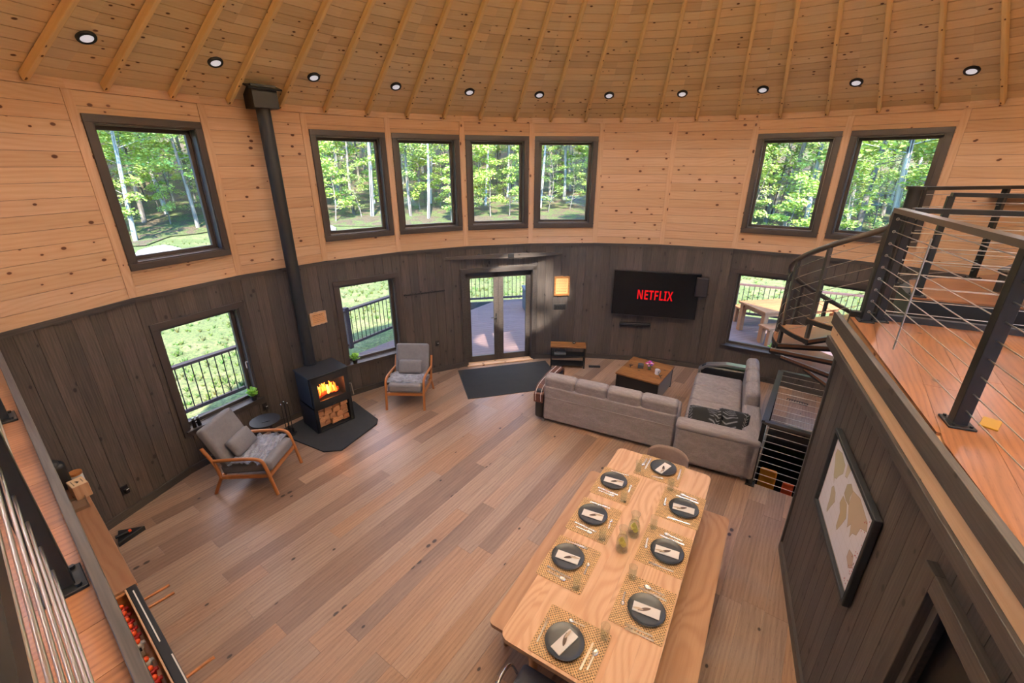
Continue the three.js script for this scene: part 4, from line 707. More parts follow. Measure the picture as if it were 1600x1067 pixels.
// ================================================================ eight place settings
{
  const H = .752, S = [[.005, -1.16, Math.PI, 'at the far end of the table', 1], [-.335, -.66, -Math.PI / 2, 'on the left side, farthest from the camera', 1], [-.345, -.08, -Math.PI / 2, 'on the left side, in the middle', 1], [-.345, .50, -Math.PI / 2, 'on the left side, nearest the camera', 1], [-.06, 1.12, 0, 'at the near end of the table', 1], [.31, .58, Math.PI / 2, 'on the right side, nearest the camera', 2], [.315, -.06, Math.PI / 2, 'on the right side, in the middle', 1], [.33, -.68, Math.PI / 2, 'on the right side, farthest from the camera', 1]];
  const matG = slab(roundRect(.48, .40, .015), 0, .005), plateG = lathe([[0, .004], [.085, .004], [.09, .002], [.1, .002], [.138, .02], [.14, .026], [.136, .027], [.128, .022], [.1, .009], [0, .009]], 40);
  const matUV = () => { const g = slab(roundRect(.48, .40, .015), 0, .005), p = g.attributes.position; for (let i = 0; i < p.count; i++) g.attributes.uv.setXY(i, p.getX(i), p.getZ(i)); return g; }; const mg = matUV();
  const plateM = std(0x232529, .38), rimM = std(0x151619, .4);
  const napG = rbox(.2, .008, .085, .003, 0, .004, 0), napM = std(0xe6e0d6, .9);
  const feather = [(() => { const o = [], n = 12; for (let i = 0; i <= n; i++) { const t = i / n; o.push([-.05 + .1 * t, .013 * Math.pow(Math.sin(Math.PI * Math.min(.96, t + .04)), .7)]); } for (let i = n; i >= 0; i--) { const t = i / n; o.push([-.05 + .1 * t, -.013 * Math.pow(Math.sin(Math.PI * Math.min(.96, t + .04)), .7)]); } return slab(o, 0, .002); })()];
  const featherM = [std(0x4a3a30, .8), std(0xb9a58c, .8)];
  const knifeG = [rbox(.019, .007, .1, .003, 0, .0035, .06), slab([[-.008, -.11], [.006, -.115], [.009, -.06], [.008, .012], [-.008, .012]], .002, .0035)];
  const spoonG = (L, w) => [rbox(.014, .005, L * .62, .002, 0, .003, L * .19), new THREE.SphereGeometry(1, 14, 8, 0, 6.283, Math.PI / 2, Math.PI / 2).scale(w, .007, w * 1.5).translate(0, .008, -L * .12 - w * 1.4), rod(V(0, .004, -L * .1), V(0, .004, -L * .14), .004, 6)];
  const forkG = [rbox(.014, .005, .12, .002, 0, .003, .035), slab([[-.006, -.025], [.006, -.025], [.011, -.05], [.011, -.07], [-.011, -.07], [-.011, -.05]], .002, .0045), ...[-.009, -.003, .003, .009].map(x => box(.0032, .0025, .045, x, .004, -.09))];
  const glassG = lathe([[0, 0], [.027, 0], [.03, .004], [.034, .13], [.0325, .13], [.0285, .01], [0, .008]], 24);
  for (const [x, z, t, where, nf] of S) {
    const at = (lx, ly, lz) => onTable(x + Math.cos(t) * lx + Math.sin(t) * lz, H + ly, z - Math.sin(t) * lx + Math.cos(t) * lz), tt = TT + t;
    one('placemat', 'woven seagrass placemat ' + where, 'placemat', mg, M.weave, at(0, 0, 0), tt, 'placemats on the dining table');
    const pl = thing('dinner_plate', 'matte black dinner plate ' + where, 'plate', at(-.03, .005, .03), tt, 'black dinner plates'); mesh('dish', plateG, plateM, pl); mesh('rim', new THREE.TorusGeometry(.138, .003, 6, 48).rotateX(Math.PI / 2).translate(0, .0255, 0), rimM, pl);
    const side = t === 0 || t === Math.PI, na = side ? 1.25 : (t > 0 ? .1 : .1);
    one('napkin', 'folded white napkin on the plate ' + where, 'napkin', napG, napM, at(-.03, .0145, .03), tt + na + (side ? 0 : Math.PI / 2), 'folded napkins');
    const f = thing('feather', 'brown and cream feather on the napkin ' + where, 'feather', at(-.035, .0225, .015), tt + na + .5 + (side ? 0 : 1.6), 'feathers on the napkins'); mesh('vane', feather[0], featherM[0], f); const f2 = mesh('tip', feather[0], featherM[1], f); f2.position.set(.045, .0021, .012); f2.rotation.y = -.4; f2.scale.set(.8, 1, .7);
    for (let i = 0; i < nf; i++) one('fork', (nf > 1 ? (i ? 'outer steel fork ' : 'inner steel fork ') : 'steel fork ') + where, 'fork', merge(forkG.map(g => g.clone())), M.cutlery, at(-.205 - i * .03, .005, .03 + i * .015), tt + .05, 'steel forks');
    one('knife', 'steel table knife ' + where, 'knife', merge(knifeG.map(g => g.clone())), M.cutlery, at(.14, .005, .035), tt - .04, 'steel knives');
    one('soup_spoon', 'steel soup spoon beside the knife ' + where, 'spoon', merge(spoonG(.18, .019).map(g => g.clone())), M.cutlery, at(.18, .005, .03), tt - .04, 'steel soup spoons');
    one('dessert_spoon', 'steel dessert spoon above the plate ' + where, 'spoon', merge(spoonG(.14, .014).map(g => g.clone())), M.cutlery, at(-.02, .005, -.15), tt + Math.PI / 2 + .1, 'steel dessert spoons');
    one('drinking_glass', 'clear drinking glass ' + where, 'glass', glassG, M.drinkGlass, at(.2, .0055, -.15), 0, 'drinking glasses');
  }
  for (const [x, z, l] of [[-.008, .137, 'lemon water carafe nearer the camera'], [.032, -.083, 'lemon water carafe farther from the camera']]) {
    const c = thing('carafe', l, 'carafe', onTable(x, H, z), 0, 'lemon water carafes');
    mesh('glass', lathe([[0, 0], [.048, 0], [.054, .006], [.054, .07], [.05, .12], [.034, .18], [.032, .205], [.042, .255], [.0405, .255], [.03, .205], [.032, .18], [.048, .12], [.052, .07], [.052, .008], [0, .006]], 32), M.drinkGlass, c);
    mesh('water', lathe([[0, .007], [.0515, .009], [.0515, .07], [.0475, .12], [.0385, .15], [0, .15]], 32), M.water, c);
    for (let i = 0; i < 5; i++) { const s = mesh('lemon_slice', merge([new THREE.CylinderGeometry(.022, .022, .004, 20), new THREE.TorusGeometry(.022, .002, 6, 20).rotateX(Math.PI / 2)]), std(0xf6e27a, .5), c); s.position.set(Math.cos(i * 2.2) * .014, .06 + i * .017, Math.sin(i * 2.2) * .014); s.rotation.set(1 + i * .7, i, .6 * i); }
  }
}
// ================================================================ under the left loft edge: coffee counter, game table; on the right wall: the map
{
  const f = V(.753, 0, .658).normalize(), q = V(f.z, 0, -f.x); // along the loft edge, and out into the room
  const tn = Math.atan2(-f.z, f.x), o = V(-4.62, 0, -.28); const at = (s, y, t) => { const p = o.clone().addScaledVector(f, s).addScaledVector(q, t); return [p.x, y, p.z]; };
  const c = thing('coffee_counter', 'long brown wooden counter under the left loft edge', 'counter', at(-.53, 0, -.31), tn);
  mesh('top', uvBoard(rbox(2.06, .03, .62, .005, 0, .885, 0)), M.counter, c); for (const s of [-1, 1]) mesh('side', uvBoard(box(.02, .87, .58, s * 1.02, .435, 0), 'y'), M.counter, c); mesh('back', uvBoard(box(2.02, .87, .02, 0, .435, .27)), M.counter, c); mesh('shelf', uvBoard(box(2.02, .02, .56, 0, .45, 0)), M.counter, c);
  const g = thing('coffee_machine', 'black pod coffee machine on the counter by the loft edge', 'coffee machine', at(-1.36, .9, -.24), tn);
  mesh('body', [rbox(.16, .3, .2, .05, 0, .17, -.08), rbox(.15, .12, .3, .05, 0, .29, .0)], M.black, g); mesh('drip_tray', [cyl(.08, .08, .03, 0, 0, .13, 28)], M.black, g); mesh('rim', new THREE.TorusGeometry(.08, .004, 6, 32).rotateX(Math.PI / 2).translate(0, .03, .13), M.chrome, g); mesh('band', rbox(.155, .008, .2, .003, 0, .27, .03), M.chrome, g);
  const j = thing('coffee_jar', 'glass jar with round wooden lid beside the coffee machine', 'jar', at(-1.38, .9, -.02), 0); mesh('jar', cyl(.05, .05, .12, 0, 0, 0, 24), M.white, j); mesh('lid', uvBoard(cyl(.054, .054, .025, 0, .12, 0, 24)), M.honey, j);
  const b = thing('tea_box', 'small pale wooden box with a rooster print on the counter', 'box', at(-1.15, .9, -.04), tn + .12);
  mesh('crate', uvBoard(rbox(.17, .15, .12, .004, 0, .075, 0)), M.table, b);
  const pr = canvasTex(256, 224, (x, w, h) => { x.fillStyle = '#e0bd92'; x.fillRect(0, 0, w, h); x.fillStyle = '#2a1c10'; x.font = 'bold 30px sans-serif'; x.textAlign = 'center'; for (let i = 0; i < 9; i++) x.fillRect(40 + i * 20, 34, 13, 16); x.beginPath(); x.ellipse(124, 112, 26, 20, -.3, 0, 7); x.fill(); x.beginPath(); x.moveTo(140, 106); x.lineTo(158, 74); x.lineTo(170, 92); x.lineTo(150, 122); x.fill(); x.beginPath(); x.moveTo(104, 112); x.lineTo(78, 82); x.lineTo(92, 128); x.fill(); x.fillRect(118, 128, 5, 24); x.fillRect(130, 128, 5, 24); for (let i = 0; i < 6; i++) x.fillRect(66 + i * 22, 176, 15, 16); });
  mesh('print', new THREE.PlaneGeometry(.16, .14).rotateY(Math.PI).translate(0, .075, -.0605), new THREE.MeshStandardMaterial({ map: pr, roughness: .7 }), b); mesh('print', new THREE.PlaneGeometry(.16, .11).rotateX(-Math.PI / 2).rotateY(Math.PI).translate(0, .1503, 0), new THREE.MeshStandardMaterial({ map: pr, roughness: .7 }), b);
  one('pod_tray', 'clear tray on the counter in front of the coffee machine', 'tray', [box(.22, .004, .2, 0, .002, 0), box(.22, .03, .004, 0, .015, .1), box(.22, .03, .004, 0, .015, -.1), box(.004, .03, .2, .11, .015, 0), box(.004, .03, .2, -.11, .015, 0)], std(0x6b5648, .3), at(-.98, .9, -.13), tn);
  // game table: open trough, rods and two teams of figures
  const t = thing('foosball_table', 'wooden game table with red and white player figures on rods', 'game table', at(1.2, 0, -.34), tn);
  mesh('side_board', uvBoard(box(1.36, .3, .025, 0, .74, -.30)), M.honey, t); mesh('side_board', uvBoard(box(1.36, .3, .025, 0, .74, .30)), M.honey, t); for (const s of [-1, 1]) mesh('end_board', uvBoard(box(.025, .3, .6, s * .67, .74, 0), 'z'), M.honey, t); mesh('field', uvBoard(box(1.32, .02, .58, 0, .68, 0)), M.table, t);
  mesh('rail_cap', rbox(1.36, .03, .06, .006, 0, .905, -.30), M.black, t); mesh('rail_stripe', box(.62, .004, .008, -.3, .922, -.30), M.white, t); mesh('rail_stripe', box(.5, .004, .008, .42, .922, -.322), M.white, t); mesh('inner_rail', uvBoard(rbox(1.34, .03, .012, .004, 0, .905, -.264)), M.table, t);
  for (const [x, z] of [[-.6, -.25], [.6, -.25], [-.6, .25], [.6, .25]]) mesh('leg', uvBoard(box(.07, .6, .07, x, .3, z), 'y'), M.honey, t);
  for (const x of [-.6, -.49, .3]) mesh('handle', uvBoard(rod(V(x, .80, -.29), V(x, .80, -.5), .012, 10)), M.honey, t);
  for (const [x0, x1, z] of [[-.64, -.12, -.205], [-.04, .62, -.205], [-.64, .64, -.03]]) mesh('rod', rod(V(x0, .82, z), V(x1, .82, z), .006, 8), M.blackMetal, t);
  const team = [[-.58, 1], [-.5, 1], [-.42, 1], [-.34, 1], [-.26, 1], [-.17, 0], [.02, 0], [.11, 1], [.2, 1], [.29, 1], [.38, 1], [.47, 0], [.56, 1]];
  for (const [x, red] of team) for (const z of [-.205, -.03]) { const fg = new THREE.Group(); fg.name = 'player_figure'; fg.position.set(x, .82, z); t.add(fg); mesh('shirt', [rbox(.05, .055, .045, .014, 0, 0, 0), rbox(.03, .07, .028, .008, 0, -.06, 0), rbox(.03, .02, .075, .008, 0, .012, 0)], red ? M.red : M.white, fg); mesh('head', new THREE.SphereGeometry(.018, 10, 8).translate(0, .045, 0), M.orange, fg); }
  const bag = thing('dust_pan', 'black triangular pan on the floor at the end of the counter', 'pan', [-5.60, 0, -1.36], .9); mesh('pan', ext([[-.11, -.09], [.14, -.02], [-.05, .13]], .05, .006).rotateX(-Math.PI / 2), M.black, bag); mesh('handle', rbox(.12, .03, .03, .01, -.05, .085, .02), M.black, bag); mesh('tip', rbox(.03, .03, .03, .01, .02, .085, .02), M.orange, bag);
}
{
  const m = thing('framed_map', 'framed world map on the dark board wall under the loft', 'picture'); m.position.copy(onWall(1.22, 1.57, .012)); m.rotation.y = wallTurn;
  const w = 1.04, h = .66; // drawn land masses, plain shapes
  const print = canvasTex(1024, 640, (x, W, H) => {
    x.fillStyle = '#d9d2d4'; x.fillRect(0, 0, W, H); x.strokeStyle = '#c4b9b4'; x.lineWidth = 2; for (let i = 1; i < 9; i++) { x.beginPath(); x.moveTo(0, i * H / 9); x.quadraticCurveTo(W / 2, i * H / 9 + (i - 4.5) * 14, W, i * H / 9); x.stroke(); x.beginPath(); x.moveTo(i * W / 9, 0); x.lineTo(i * W / 9, H); x.stroke(); }
    const land = (c, p) => { x.fillStyle = c; x.beginPath(); p.forEach(([a, b], i) => i ? x.lineTo(a * W, b * H) : x.moveTo(a * W, b * H)); x.closePath(); x.fill(); x.strokeStyle = '#8f7a66'; x.lineWidth = 3; x.stroke(); };
    land('#b9ad8c', [[.06, .16], [.18, .1], [.3, .14], [.31, .24], [.25, .34], [.22, .42], [.18, .44], [.2, .5], [.15, .44], [.1, .32], [.05, .24]]); land('#b3a488', [[.22, .52], [.29, .54], [.33, .62], [.29, .74], [.25, .88], [.23, .86], [.22, .7], [.19, .58]]); land('#c4b79a', [[.34, .08], [.42, .07], [.4, .2], [.36, .22]]);
    land('#a89a80', [[.44, .24], [.5, .16], [.56, .18], [.55, .28], [.57, .36], [.5, .38], [.44, .36]]); land('#b8a482', [[.44, .4], [.54, .39], [.6, .5], [.57, .62], [.52, .78], [.49, .76], [.48, .58], [.42, .52]]); land('#bda68c', [[.56, .18], [.7, .11], [.9, .15], [.93, .22], [.84, .3], [.82, .42], [.76, .48], [.74, .56], [.7, .44], [.66, .54], [.62, .44], [.57, .36]]); land('#c0a590', [[.8, .64], [.88, .6], [.92, .7], [.87, .78], [.8, .74]]);
    x.fillStyle = '#a52a2a'; const r = rng(4); for (let i = 0; i < 46; i++) { x.beginPath(); x.arc(W * (.86 + .13 * r()), H * (.1 + .85 * r()), 5, 0, 7); x.fill(); } x.fillStyle = '#3a2a28'; for (let i = 0; i < 18; i++) x.fillRect(W * (.9 + .09 * r()), H * (.25 + .6 * r()), 16, 4); x.strokeStyle = '#9c8a76'; x.lineWidth = 8; x.strokeRect(6, 6, W - 12, H - 12);
  });
  mesh('print', new THREE.PlaneGeometry(w, h).translate(0, 0, .012), new THREE.MeshStandardMaterial({ map: print, roughness: .6 }), m);
  mesh('backing', box(w + .02, h + .02, .012, 0, 0, .004), M.black, m);
  for (const s of [-1, 1]) { mesh('frame_rail', rbox(w + .07, .035, .045, .008, 0, s * (h / 2 + .017), .018), M.iron, m); mesh('frame_stile', rbox(.035, h + .07, .045, .008, s * (w / 2 + .017), 0, .018), M.iron, m); }
}
// ================================================================ on the loft and landing
{
  one('yellow_tile', 'yellow label plate on the loft floor beside the railing post', 'plate', rbox(.13, .008, .07, .003, 0, .004, 0), std(0xb58a1e, .4, .3), [1.04, LY, .90], .6);
  const s = thing('wall_shelf', 'wooden shelf slab on the pine wall above the landing rail', 'shelf'); onPanel(s, 5, .22, 3.55, .13); mesh('board', uvBoard(rbox(.9, .05, .24, .01, .1, 0, 0)), M.table, s); for (const x of [-.2, .4]) mesh('bracket', box(.03, .1, .2, x, -.07, -.01), M.black, s);
  const lp = plant('dark leafy plant on the wooden shelf above the landing', (() => { const o = onPanel(new THREE.Object3D(), 5, .42, 3.575, .13); return [o.position.x, 3.575, o.position.z]; })(), 1.1, 8, .045);
  const bed = thing('low_bench', 'dark low bench with slatted top on the landing', 'bench', [4.3, LY, -1.55], .5); for (let i = 0; i < 5; i++) mesh('slat', uvBoard(rbox(1.1, .03, .09, .005, 0, .22, -.2 + i * .1)), M.dark[i & 3], bed); for (const [x, z] of [[-.5, -.2], [.5, -.2], [-.5, .2], [.5, .2]]) mesh('leg', box(.05, .205, .05, x, .1025, z), M.black, bed);
  const th = drape(.5, .5, [[.26, -.22], [.27, -.05], [.26, .15], [.2, .28], [.05, .3]], 7, std(0xd9c8b4, .95), 'linen_throw', 'cream throw draped over the low bench on the landing', [4.35, LY + .02, -1.55], .5);
}
// ================================================================ deck, railings and outdoor table
const DY = -.1;
{
  const d = struct('deck'), P = [[-8.6, -1.6], [-7.15, -3.45], [-2.42, -10.8], [.0, -11.15], [3.2, -10.4], [9.2, -7.2], [9.2, -1.5], [4, 1], [-4, 1]], g = [];
  const conv = [[-2.42, -10.8], [.0, -11.15], [3.2, -10.4], [9.2, -7.2], [9.2, -1.5], [-8.6, -1.6], [-7.15, -3.45]];
  for (let i = -90; i < 40; i++) { const z0 = i * .142, zc = z0 + .07, hc = Math.abs(zc) < 6.25 ? Math.sqrt(6.25 * 6.25 - zc * zc) : 0; for (const [x0, x1] of hc ? [[-20, -hc], [hc, 20]] : [[-20, 20]]) { const p = clipPoly([[x0, z0], [x1, z0], [x1, z0 + .137], [x0, z0 + .137]].map(([x, z]) => [x * .97 + z * .243, z * .97 - x * .243]), conv); if (p.length > 2) g.push(uvBoard(slab(p, DY - .03, DY), 'x')); } }
  const m = mesh('decking', g, M.deck, d); m.userData.kind = 'stuff';
  for (let i = 0; i + 1 < conv.length; i++) if (i !== 4) mesh('rim_joist', bar(V(conv[i][0], DY - .15, conv[i][1]), V(conv[i + 1][0], DY - .15, conv[i + 1][1]), .05, .24), M.dark[0], d);
  const railing = (label, a, b, posts, h = .92) => {
    const r = thing('deck_railing', label, 'railing', [0, 0, 0], 0, 'deck railings'), A = V(a[0], DY, a[1]), B = V(b[0], DY, b[1]), L = A.distanceTo(B), u = B.clone().sub(A).normalize();
    mesh('top_rail', bar(A.clone().setY(DY + h), B.clone().setY(DY + h), .11, .045), M.deckRail, r); mesh('bottom_rail', bar(A.clone().setY(DY + .1), B.clone().setY(DY + .1), .05, .06), M.deckRail, r);
    const n = Math.floor(L / .125); const bg = cyl(.009, .009, h - .13, 0, .12, 0, 8); for (let i = 1; i < n; i++) { const p = A.clone().addScaledVector(u, L * i / n); const m = mesh('baluster', bg, M.black, r); m.position.copy(p); }
    for (let i = 0; i <= posts; i++) { const p = A.clone().lerp(B, i / posts); mesh('post', rbox(.11, h + .08, .11, .01, p.x, DY + (h + .08) / 2, p.z, Math.atan2(-u.z, u.x)), M.deckRail, r); }
  };
  M.deckRail = new THREE.MeshStandardMaterial({ map: tDeck, color: new THREE.Color().setRGB(.62, .5, .48), roughness: .6 });
  railing('dark deck railing with thin balusters outside the left windows', [-7.1, -3.55], [-2.45, -10.72], 4); railing('deck railing beyond the glass door', [-2.42, -10.75], [.0, -11.08], 1); railing('deck railing to the right of the grill box', [.0, -11.08], [3.2, -10.33], 2); railing('deck railing behind the outdoor table', [3.2, -10.33], [9.1, -7.15], 3);
  const bx = thing('storage_box', 'dark grey covered box on the deck beyond the right door pane', 'box', [-.1, DY, -9.95], .1); mesh('body', rbox(.75, .62, .55, .03, 0, .31, 0), std(0x3a3f47, .7), bx); mesh('lid', rbox(.79, .06, .59, .02, 0, .65, 0), std(0x464c56, .6), bx);
  const t = thing('outdoor_table', 'wooden plank table on the deck outside the right window', 'table', [6.05, DY, -7.62], .12);
  for (let i = 0; i < 5; i++) mesh('plank', uvBoard(rbox(2.1, .045, .19, .005, 0, .74, -.4 + i * .2)), M.deckTable, t); for (const [x, z] of [[-.95, -.4], [.95, -.4], [-.95, .4], [.95, .4]]) mesh('leg', uvBoard(box(.11, .72, .11, x, .36, z), 'y'), M.deckTable, t); mesh('apron', uvBoard(merge([box(1.9, .1, .04, 0, .67, .4), box(1.9, .1, .04, 0, .67, -.4), box(.04, .1, .8, -.95, .67, 0), box(.04, .1, .8, .95, .67, 0)])), M.deckTable, t);
  for (const [x, z, l] of [[5.95, -6.98, 'wooden bench in front of the outdoor table'], [6.15, -8.55, 'wooden bench behind the outdoor table']]) { const b = thing('outdoor_bench', l, 'bench', [x, DY, z], .12, 'outdoor benches'); mesh('seat', uvBoard(rbox(1.9, .045, .36, .006, 0, .44, 0)), M.deckTable, b); for (const [p, q] of [[-.85, -.12], [.85, -.12], [-.85, .12], [.85, .12]]) mesh('leg', uvBoard(box(.09, .42, .09, p, .21, q), 'y'), M.deckTable, b); }
}
// ================================================================ ground and forest
const GY = -.75;
const hill = (x, z) => { const r = Math.hypot(x + 1.5, z - 2.7); const a = Math.max(0, r - 40); return GY + Math.min(a * .10, 2.5) + Math.max(0, r - 62) * .28 + .25 * (vn(x * .12 + 50, z * .12 + 50, 4096, 4096) - .5) * Math.min(1, Math.max(0, (r - 14) / 10)); };
{
  const n = 90, pos = [], uv = [], idx = [], rings = []; for (let j = 0; j <= 70; j++) rings.push(5 + Math.pow(j / 70, 1.7) * 120);
  rings.forEach(r => { for (let i = 0; i <= n; i++) { const a = i / n * 2 * Math.PI, x = r * Math.sin(a), z = -r * Math.cos(a); pos.push(x, hill(x, z), z); uv.push(x / 9, z / 9); } });
  for (let j = 0; j < 70; j++) for (let i = 0; i < n; i++) { const a = j * (n + 1) + i, b = a + n + 1; idx.push(a, b, a + 1, a + 1, b, b + 1); }
  const g = new THREE.BufferGeometry(); g.setAttribute('position', new THREE.Float32BufferAttribute(pos, 3)); g.setAttribute('uv', new THREE.Float32BufferAttribute(uv, 2)); g.setIndex(idx); g.computeVertexNormals();
  const lawn = tex(1024, 1024, (u, v) => { const a = vn(u * 8, v * 8, 8, 8), b = vn(u * 40, v * 40, 40, 40), c = vn(u * 200, v * 200, 200, 200), e = vn(u * 420, v * 420, 420, 420), dry = Math.max(0, a * .6 + b * .5 - .55) * 1.6, q = .78 + .34 * (c - .5) + .3 * (e - .5); return [(100 + 52 * dry) * q, (112 + 30 * dry) * q, (54 + 44 * dry) * q]; });
  const o = struct('ground_lawn', g, new THREE.MeshStandardMaterial({ map: lawn, roughness: 1 }));
  { // leaf litter under the forest
    const fp = [], fu = [], fi = [], edge = a => { const q = Math.atan2(Math.sin(a), Math.cos(a)); return q > .33 ? 25 : q < -.6 ? 36 : 40; };
    for (let j = 0; j <= 24; j++) for (let i = 0; i <= 80; i++) { const a = -1.5 + 3 * i / 80, e = edge(a) + 3 * (vn(i * .9, 3, 4096, 16) - .5), d = e + (118 - e) * Math.pow(j / 24, 1.5), x = -1.46 + d * Math.sin(a), z = 2.69 - d * Math.cos(a); fp.push(x, hill(x, z) + .06, z); fu.push(x / 5, z / 5); }
    for (let j = 0; j < 24; j++) for (let i = 0; i < 80; i++) { const a = j * 81 + i, b = a + 81; fi.push(a, b, a + 1, a + 1, b, b + 1); }
    const fg = new THREE.BufferGeometry(); fg.setAttribute('position', new THREE.Float32BufferAttribute(fp, 3)); fg.setAttribute('uv', new THREE.Float32BufferAttribute(fu, 2)); fg.setIndex(fi); fg.computeVertexNormals();
    struct('ground_forest', fg, new THREE.MeshStandardMaterial({ map: tex(512, 512, (u, v) => { const a = vn(u * 12, v * 12, 12, 12), b = vn(u * 90, v * 90, 90, 90), q = .6 + .7 * b; return a > .5 ? [74 * q, 82 * q, 38 * q] : [78 * q, 66 * q, 46 * q]; }), roughness: 1 }));
  }
  // grass tufts on the lawn in view from the lower windows
  const tg = []; for (let i = 0; i < 6; i++) { const a = i * 1.05; tg.push(new THREE.ConeGeometry(.012, .12, 3).rotateX(.5).translate(0, .05, .03).rotateY(a)); }
  const im = new THREE.InstancedMesh(merge(tg), std(0x58692f, 1), 9000), r = rng(31), mt = new THREE.Matrix4(), qt = new THREE.Quaternion(), col = new THREE.Color(); im.name = 'grass_tufts'; im.userData = { kind: 'stuff', label: 'loose grass tufts scattered over the lawn', category: 'grass' };
  for (let i = 0; i < 9000; i++) { const a = rr(-1.35, 1.05, r), d = 9.5 + 26 * Math.pow(r(), 1.3), x = d * Math.sin(a), z = -d * Math.cos(a), s = rr(.5, 1.6, r); qt.setFromAxisAngle(V(0, 1, 0), r() * 6); mt.compose(V(x, (z < -3 && x > -7 && x < 9.3 && z > -11 ? -5 : hill(x, z)), z), qt, V(s, s * rr(.5, 1.1, r), s)); im.setMatrixAt(i, mt); im.setColorAt(i, col.setRGB(rr(.5, 1.2, r), rr(.6, 1.1, r), rr(.4, 1, r))); } scene.add(im);
}
const barkTex = tex(128, 256, (u, v) => { const a = vn(u * 8, v * 40, 8, 40), b = vn(u * 4, v * 9, 4, 9), d = (a > .72 ? .35 : 1) * (.8 + .3 * b); return [164 * d, 160 * d, 150 * d]; });
const barkTex2 = tex(128, 256, (u, v) => { const a = vn(u * 30, v * 10, 30, 10), b = vn(u * 5, v * 7, 5, 7), d = .55 + .5 * a + .25 * b; return [118 * d, 108 * d, 96 * d]; });
const barkM = [new THREE.MeshStandardMaterial({ map: barkTex, roughness: .9 }), new THREE.MeshStandardMaterial({ map: barkTex2, roughness: .95 })];
const leafM = [0x98b040, 0x86a038, 0xaac058].map(c => new THREE.MeshPhysicalMaterial({ color: c, roughness: .9, transmission: .35, thickness: 0 }));
function leafCloud(clumps, size, seed) { // folded leaves, clump by clump: [x, y, z, radius, count]
  const r = rng(seed), pos = [], nor = []; const a = V(), b = V(), c = V(), d = V(), q = new THREE.Quaternion(), e = new THREE.Euler();
  for (const [x, y, z, rad, n] of clumps) for (let i = 0; i < n; i++) {
    const th = r() * 6.283, ph = Math.acos(2 * r() - 1), t = rad * Math.pow(r(), .45), px = x + t * Math.sin(ph) * Math.cos(th), py = y + t * Math.cos(ph) * .45, pz = z + t * Math.sin(ph) * Math.sin(th), s = size * rr(.6, 1.4, r);
    e.set(rr(-.9, .9, r), r() * 6.28, rr(-.5, .5, r)); q.setFromEuler(e);
    a.set(0, 0, -s).applyQuaternion(q); b.set(s * .6, s * .12, 0).applyQuaternion(q); c.set(0, 0, s).applyQuaternion(q); d.set(-s * .6, s * .12, 0).applyQuaternion(q);
    const P = v => pos.push(px + v.x, py + v.y, pz + v.z); P(a); P(c); P(b); P(a); P(d); P(c);
  }
  const g = new THREE.BufferGeometry(); g.setAttribute('position', new THREE.Float32BufferAttribute(pos, 3)); g.computeVertexNormals(); return g;
}
function treeGeo(kind, seed) {
  const r = rng(seed), H = kind === 2 ? rr(4.5, 7, r) : rr(14, 18, r), r0 = kind === 2 ? .05 : rr(.13, .22, r), bend = rr(-.7, .7, r), pts = []; for (let i = 0; i <= 6; i++) { const t = i / 6; pts.push(V(bend * t * t + .12 * Math.sin(t * 6 + seed), t * H, .3 * Math.sin(t * 4 + seed * 2))); }
  const curve = new THREE.CatmullRomCurve3(pts), tg = new THREE.TubeGeometry(curve, 20, r0, 7), p = tg.attributes.position; // taper
  for (let i = 0; i < p.count; i++) { const j = Math.floor(i / 8), t = j / 20, c = curve.getPoint(t), k = 1 - .8 * t; p.setXYZ(i, c.x + (p.getX(i) - c.x) * k, p.getY(i), c.z + (p.getZ(i) - c.z) * k); } tg.computeVertexNormals();
  const wood = [tg], clumps = [], lo = kind === 2 ? .15 : kind === 1 ? .22 : .32, nb = kind === 2 ? 12 : 26;
  for (let i = 0; i < nb; i++) { const t = lo + (1 - lo) * (i + r()) / nb, c = curve.getPoint(Math.min(.99, t)), a = r() * 6.283, L = (kind === 2 ? 1.5 : 3.4) * (1.05 - .6 * t) * rr(.6, 1.2, r), e = c.clone().add(V(Math.cos(a) * L, L * rr(.15, .5, r), Math.sin(a) * L)); wood.push(rod(c, e, .035 * (1.2 - t), 5, .01)); for (const f of [.55, 1]) { const m = c.clone().lerp(e, f); clumps.push([m.x, m.y + .1, m.z, rr(.7, 1.25, r) * (kind === 2 ? .6 : 1), kind === 2 ? 60 : 70]); } }
  return { wood: merge(wood), leaves: leafCloud(clumps, kind === 2 ? .10 : .13, seed + 5) };
}
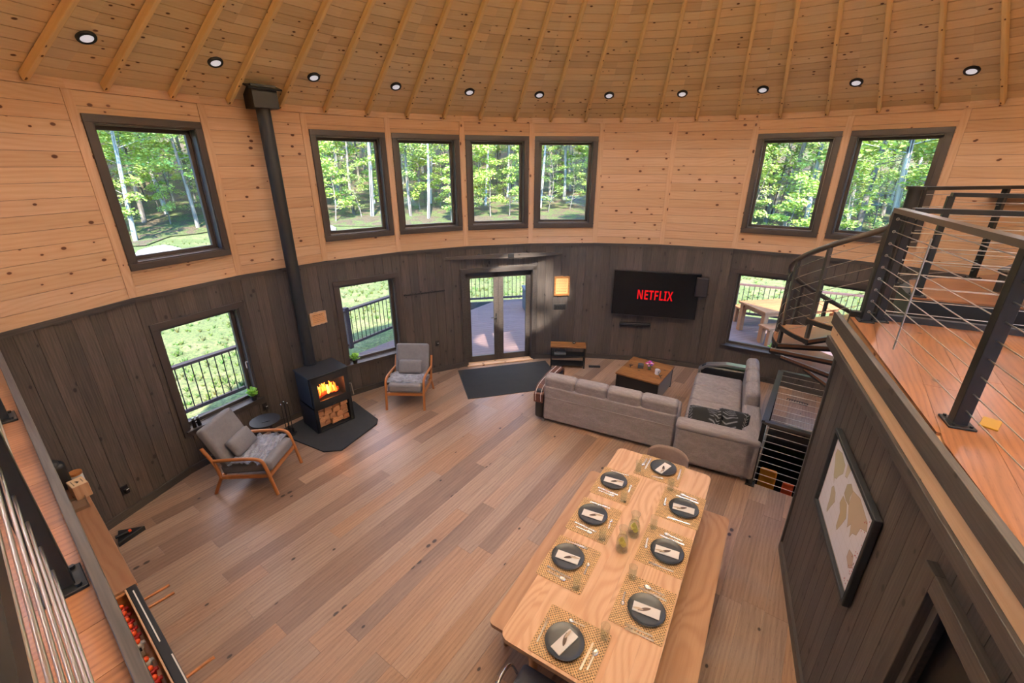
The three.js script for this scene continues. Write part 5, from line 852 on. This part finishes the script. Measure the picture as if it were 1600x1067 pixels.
{
  const protos = [[0, 11], [0, 12], [1, 13], [1, 14], [2, 15], [2, 16], [2, 17]].map(([k, s]) => ({ k, ...treeGeo(k, s) }));
  const views = [[-1.3, -.62, 'left upper window'], [-.62, -.27, 'window right of the flue pipe'], [-.27, -.15, 'second of the four grouped windows'], [-.15, -.02, 'third of the four grouped windows'], [-.02, .3, 'fourth of the four grouped windows'], [.3, .62, 'window above the outdoor table'], [.62, 1.2, 'rightmost upper window']];
  const r = rng(63), seen = (x, z) => { const a = Math.atan2(x + 1.46, -(z - 2.69)); return (views.find(v => a < v[1]) ?? views[6])[2]; };
  const add = (p, x, z, s, turn) => { const w = seen(x, z), small = p.k === 2, t = thing(small ? 'sapling' : 'forest_tree', (small ? 'leafy young tree in the undergrowth seen through the ' : p.k ? 'grey-barked leafy tree seen through the ' : 'pale-trunked leafy tree seen through the ') + w, 'tree', [x, hill(x, z) - .1, z], turn, 'trees seen through the ' + w); const tr = mesh('trunk', p.wood, barkM[p.k ? 1 : 0], t); mesh('foliage', p.leaves, leafM[Math.floor(r() * 3)], t); t.scale.setScalar(s); return t; };
  const near = a => a > .33 ? 26 : a < -.6 ? 36 : 40;
  for (let i = 0; i < 170; i++) { const a = -1.12 + 2.1 * ((i * .618034) % 1), d = near(a) + 1 + 34 * Math.pow((i * .7548) % 1, .9); add(protos[i % 4], -1.46 + d * Math.sin(a), 2.69 - d * Math.cos(a), rr(.85, 1.15, r), r() * 6.28); }
  for (let i = 0; i < 128; i++) { const a = -1.12 + 2.1 * ((i * .618034 + .3) % 1), d = near(a) + 26 * Math.pow((i * .569) % 1, 1.2); add(protos[4 + i % 3], -1.46 + d * Math.sin(a), 2.69 - d * Math.cos(a), rr(.7, 1.2, r), r() * 6.28); }
  { const p = protos[2], t = thing('forest_tree', 'tall tree behind the house whose leaves dapple the sunlight', 'tree', [5.0, GY, 11.2], 1.2); mesh('trunk', p.wood, barkM[1], t); mesh('foliage', p.leaves, leafM[0], t); t.scale.setScalar(1.35); }
  const rockG = s => { const g = new THREE.IcosahedronGeometry(1, 2), p = g.attributes.position; for (let i = 0; i < p.count; i++) { const v = V(p.getX(i), p.getY(i), p.getZ(i)), k = .7 + .6 * vn(v.x * 1.5 + s, v.y * 1.5 + v.z * 1.7 + s, 4096, 4096); p.setXYZ(i, v.x * k * 1.4, v.y * k * .5, v.z * k); } g.computeVertexNormals(); return g; };
  const rm = std(0x96908a, .95); let i = 0; for (const [a, d, s, l] of [[-.80, 32.5, .9, 'pale boulder at the left below the trees in the left upper window'], [-.71, 31, 1.0, 'broad pale boulder at the middle of the left upper window'], [-.62, 31.5, .8, 'pale boulder at the right of the left upper window'], [-.36, 38, 1.0, 'flat pale boulder on the grass right of the flue pipe'], [-.2, 39, .7, 'pale boulder at the forest edge in the second grouped window']]) { const x = -1.46 + d * Math.sin(a), z = 2.69 - d * Math.cos(a); const m = one('boulder', l, 'rock', rockG(i++ * 7), rm, [x, hill(x, z) + .1, z], i, 'boulders on the lawn'); m.scale.setScalar(s); }
}
renderer.render(scene, camera);
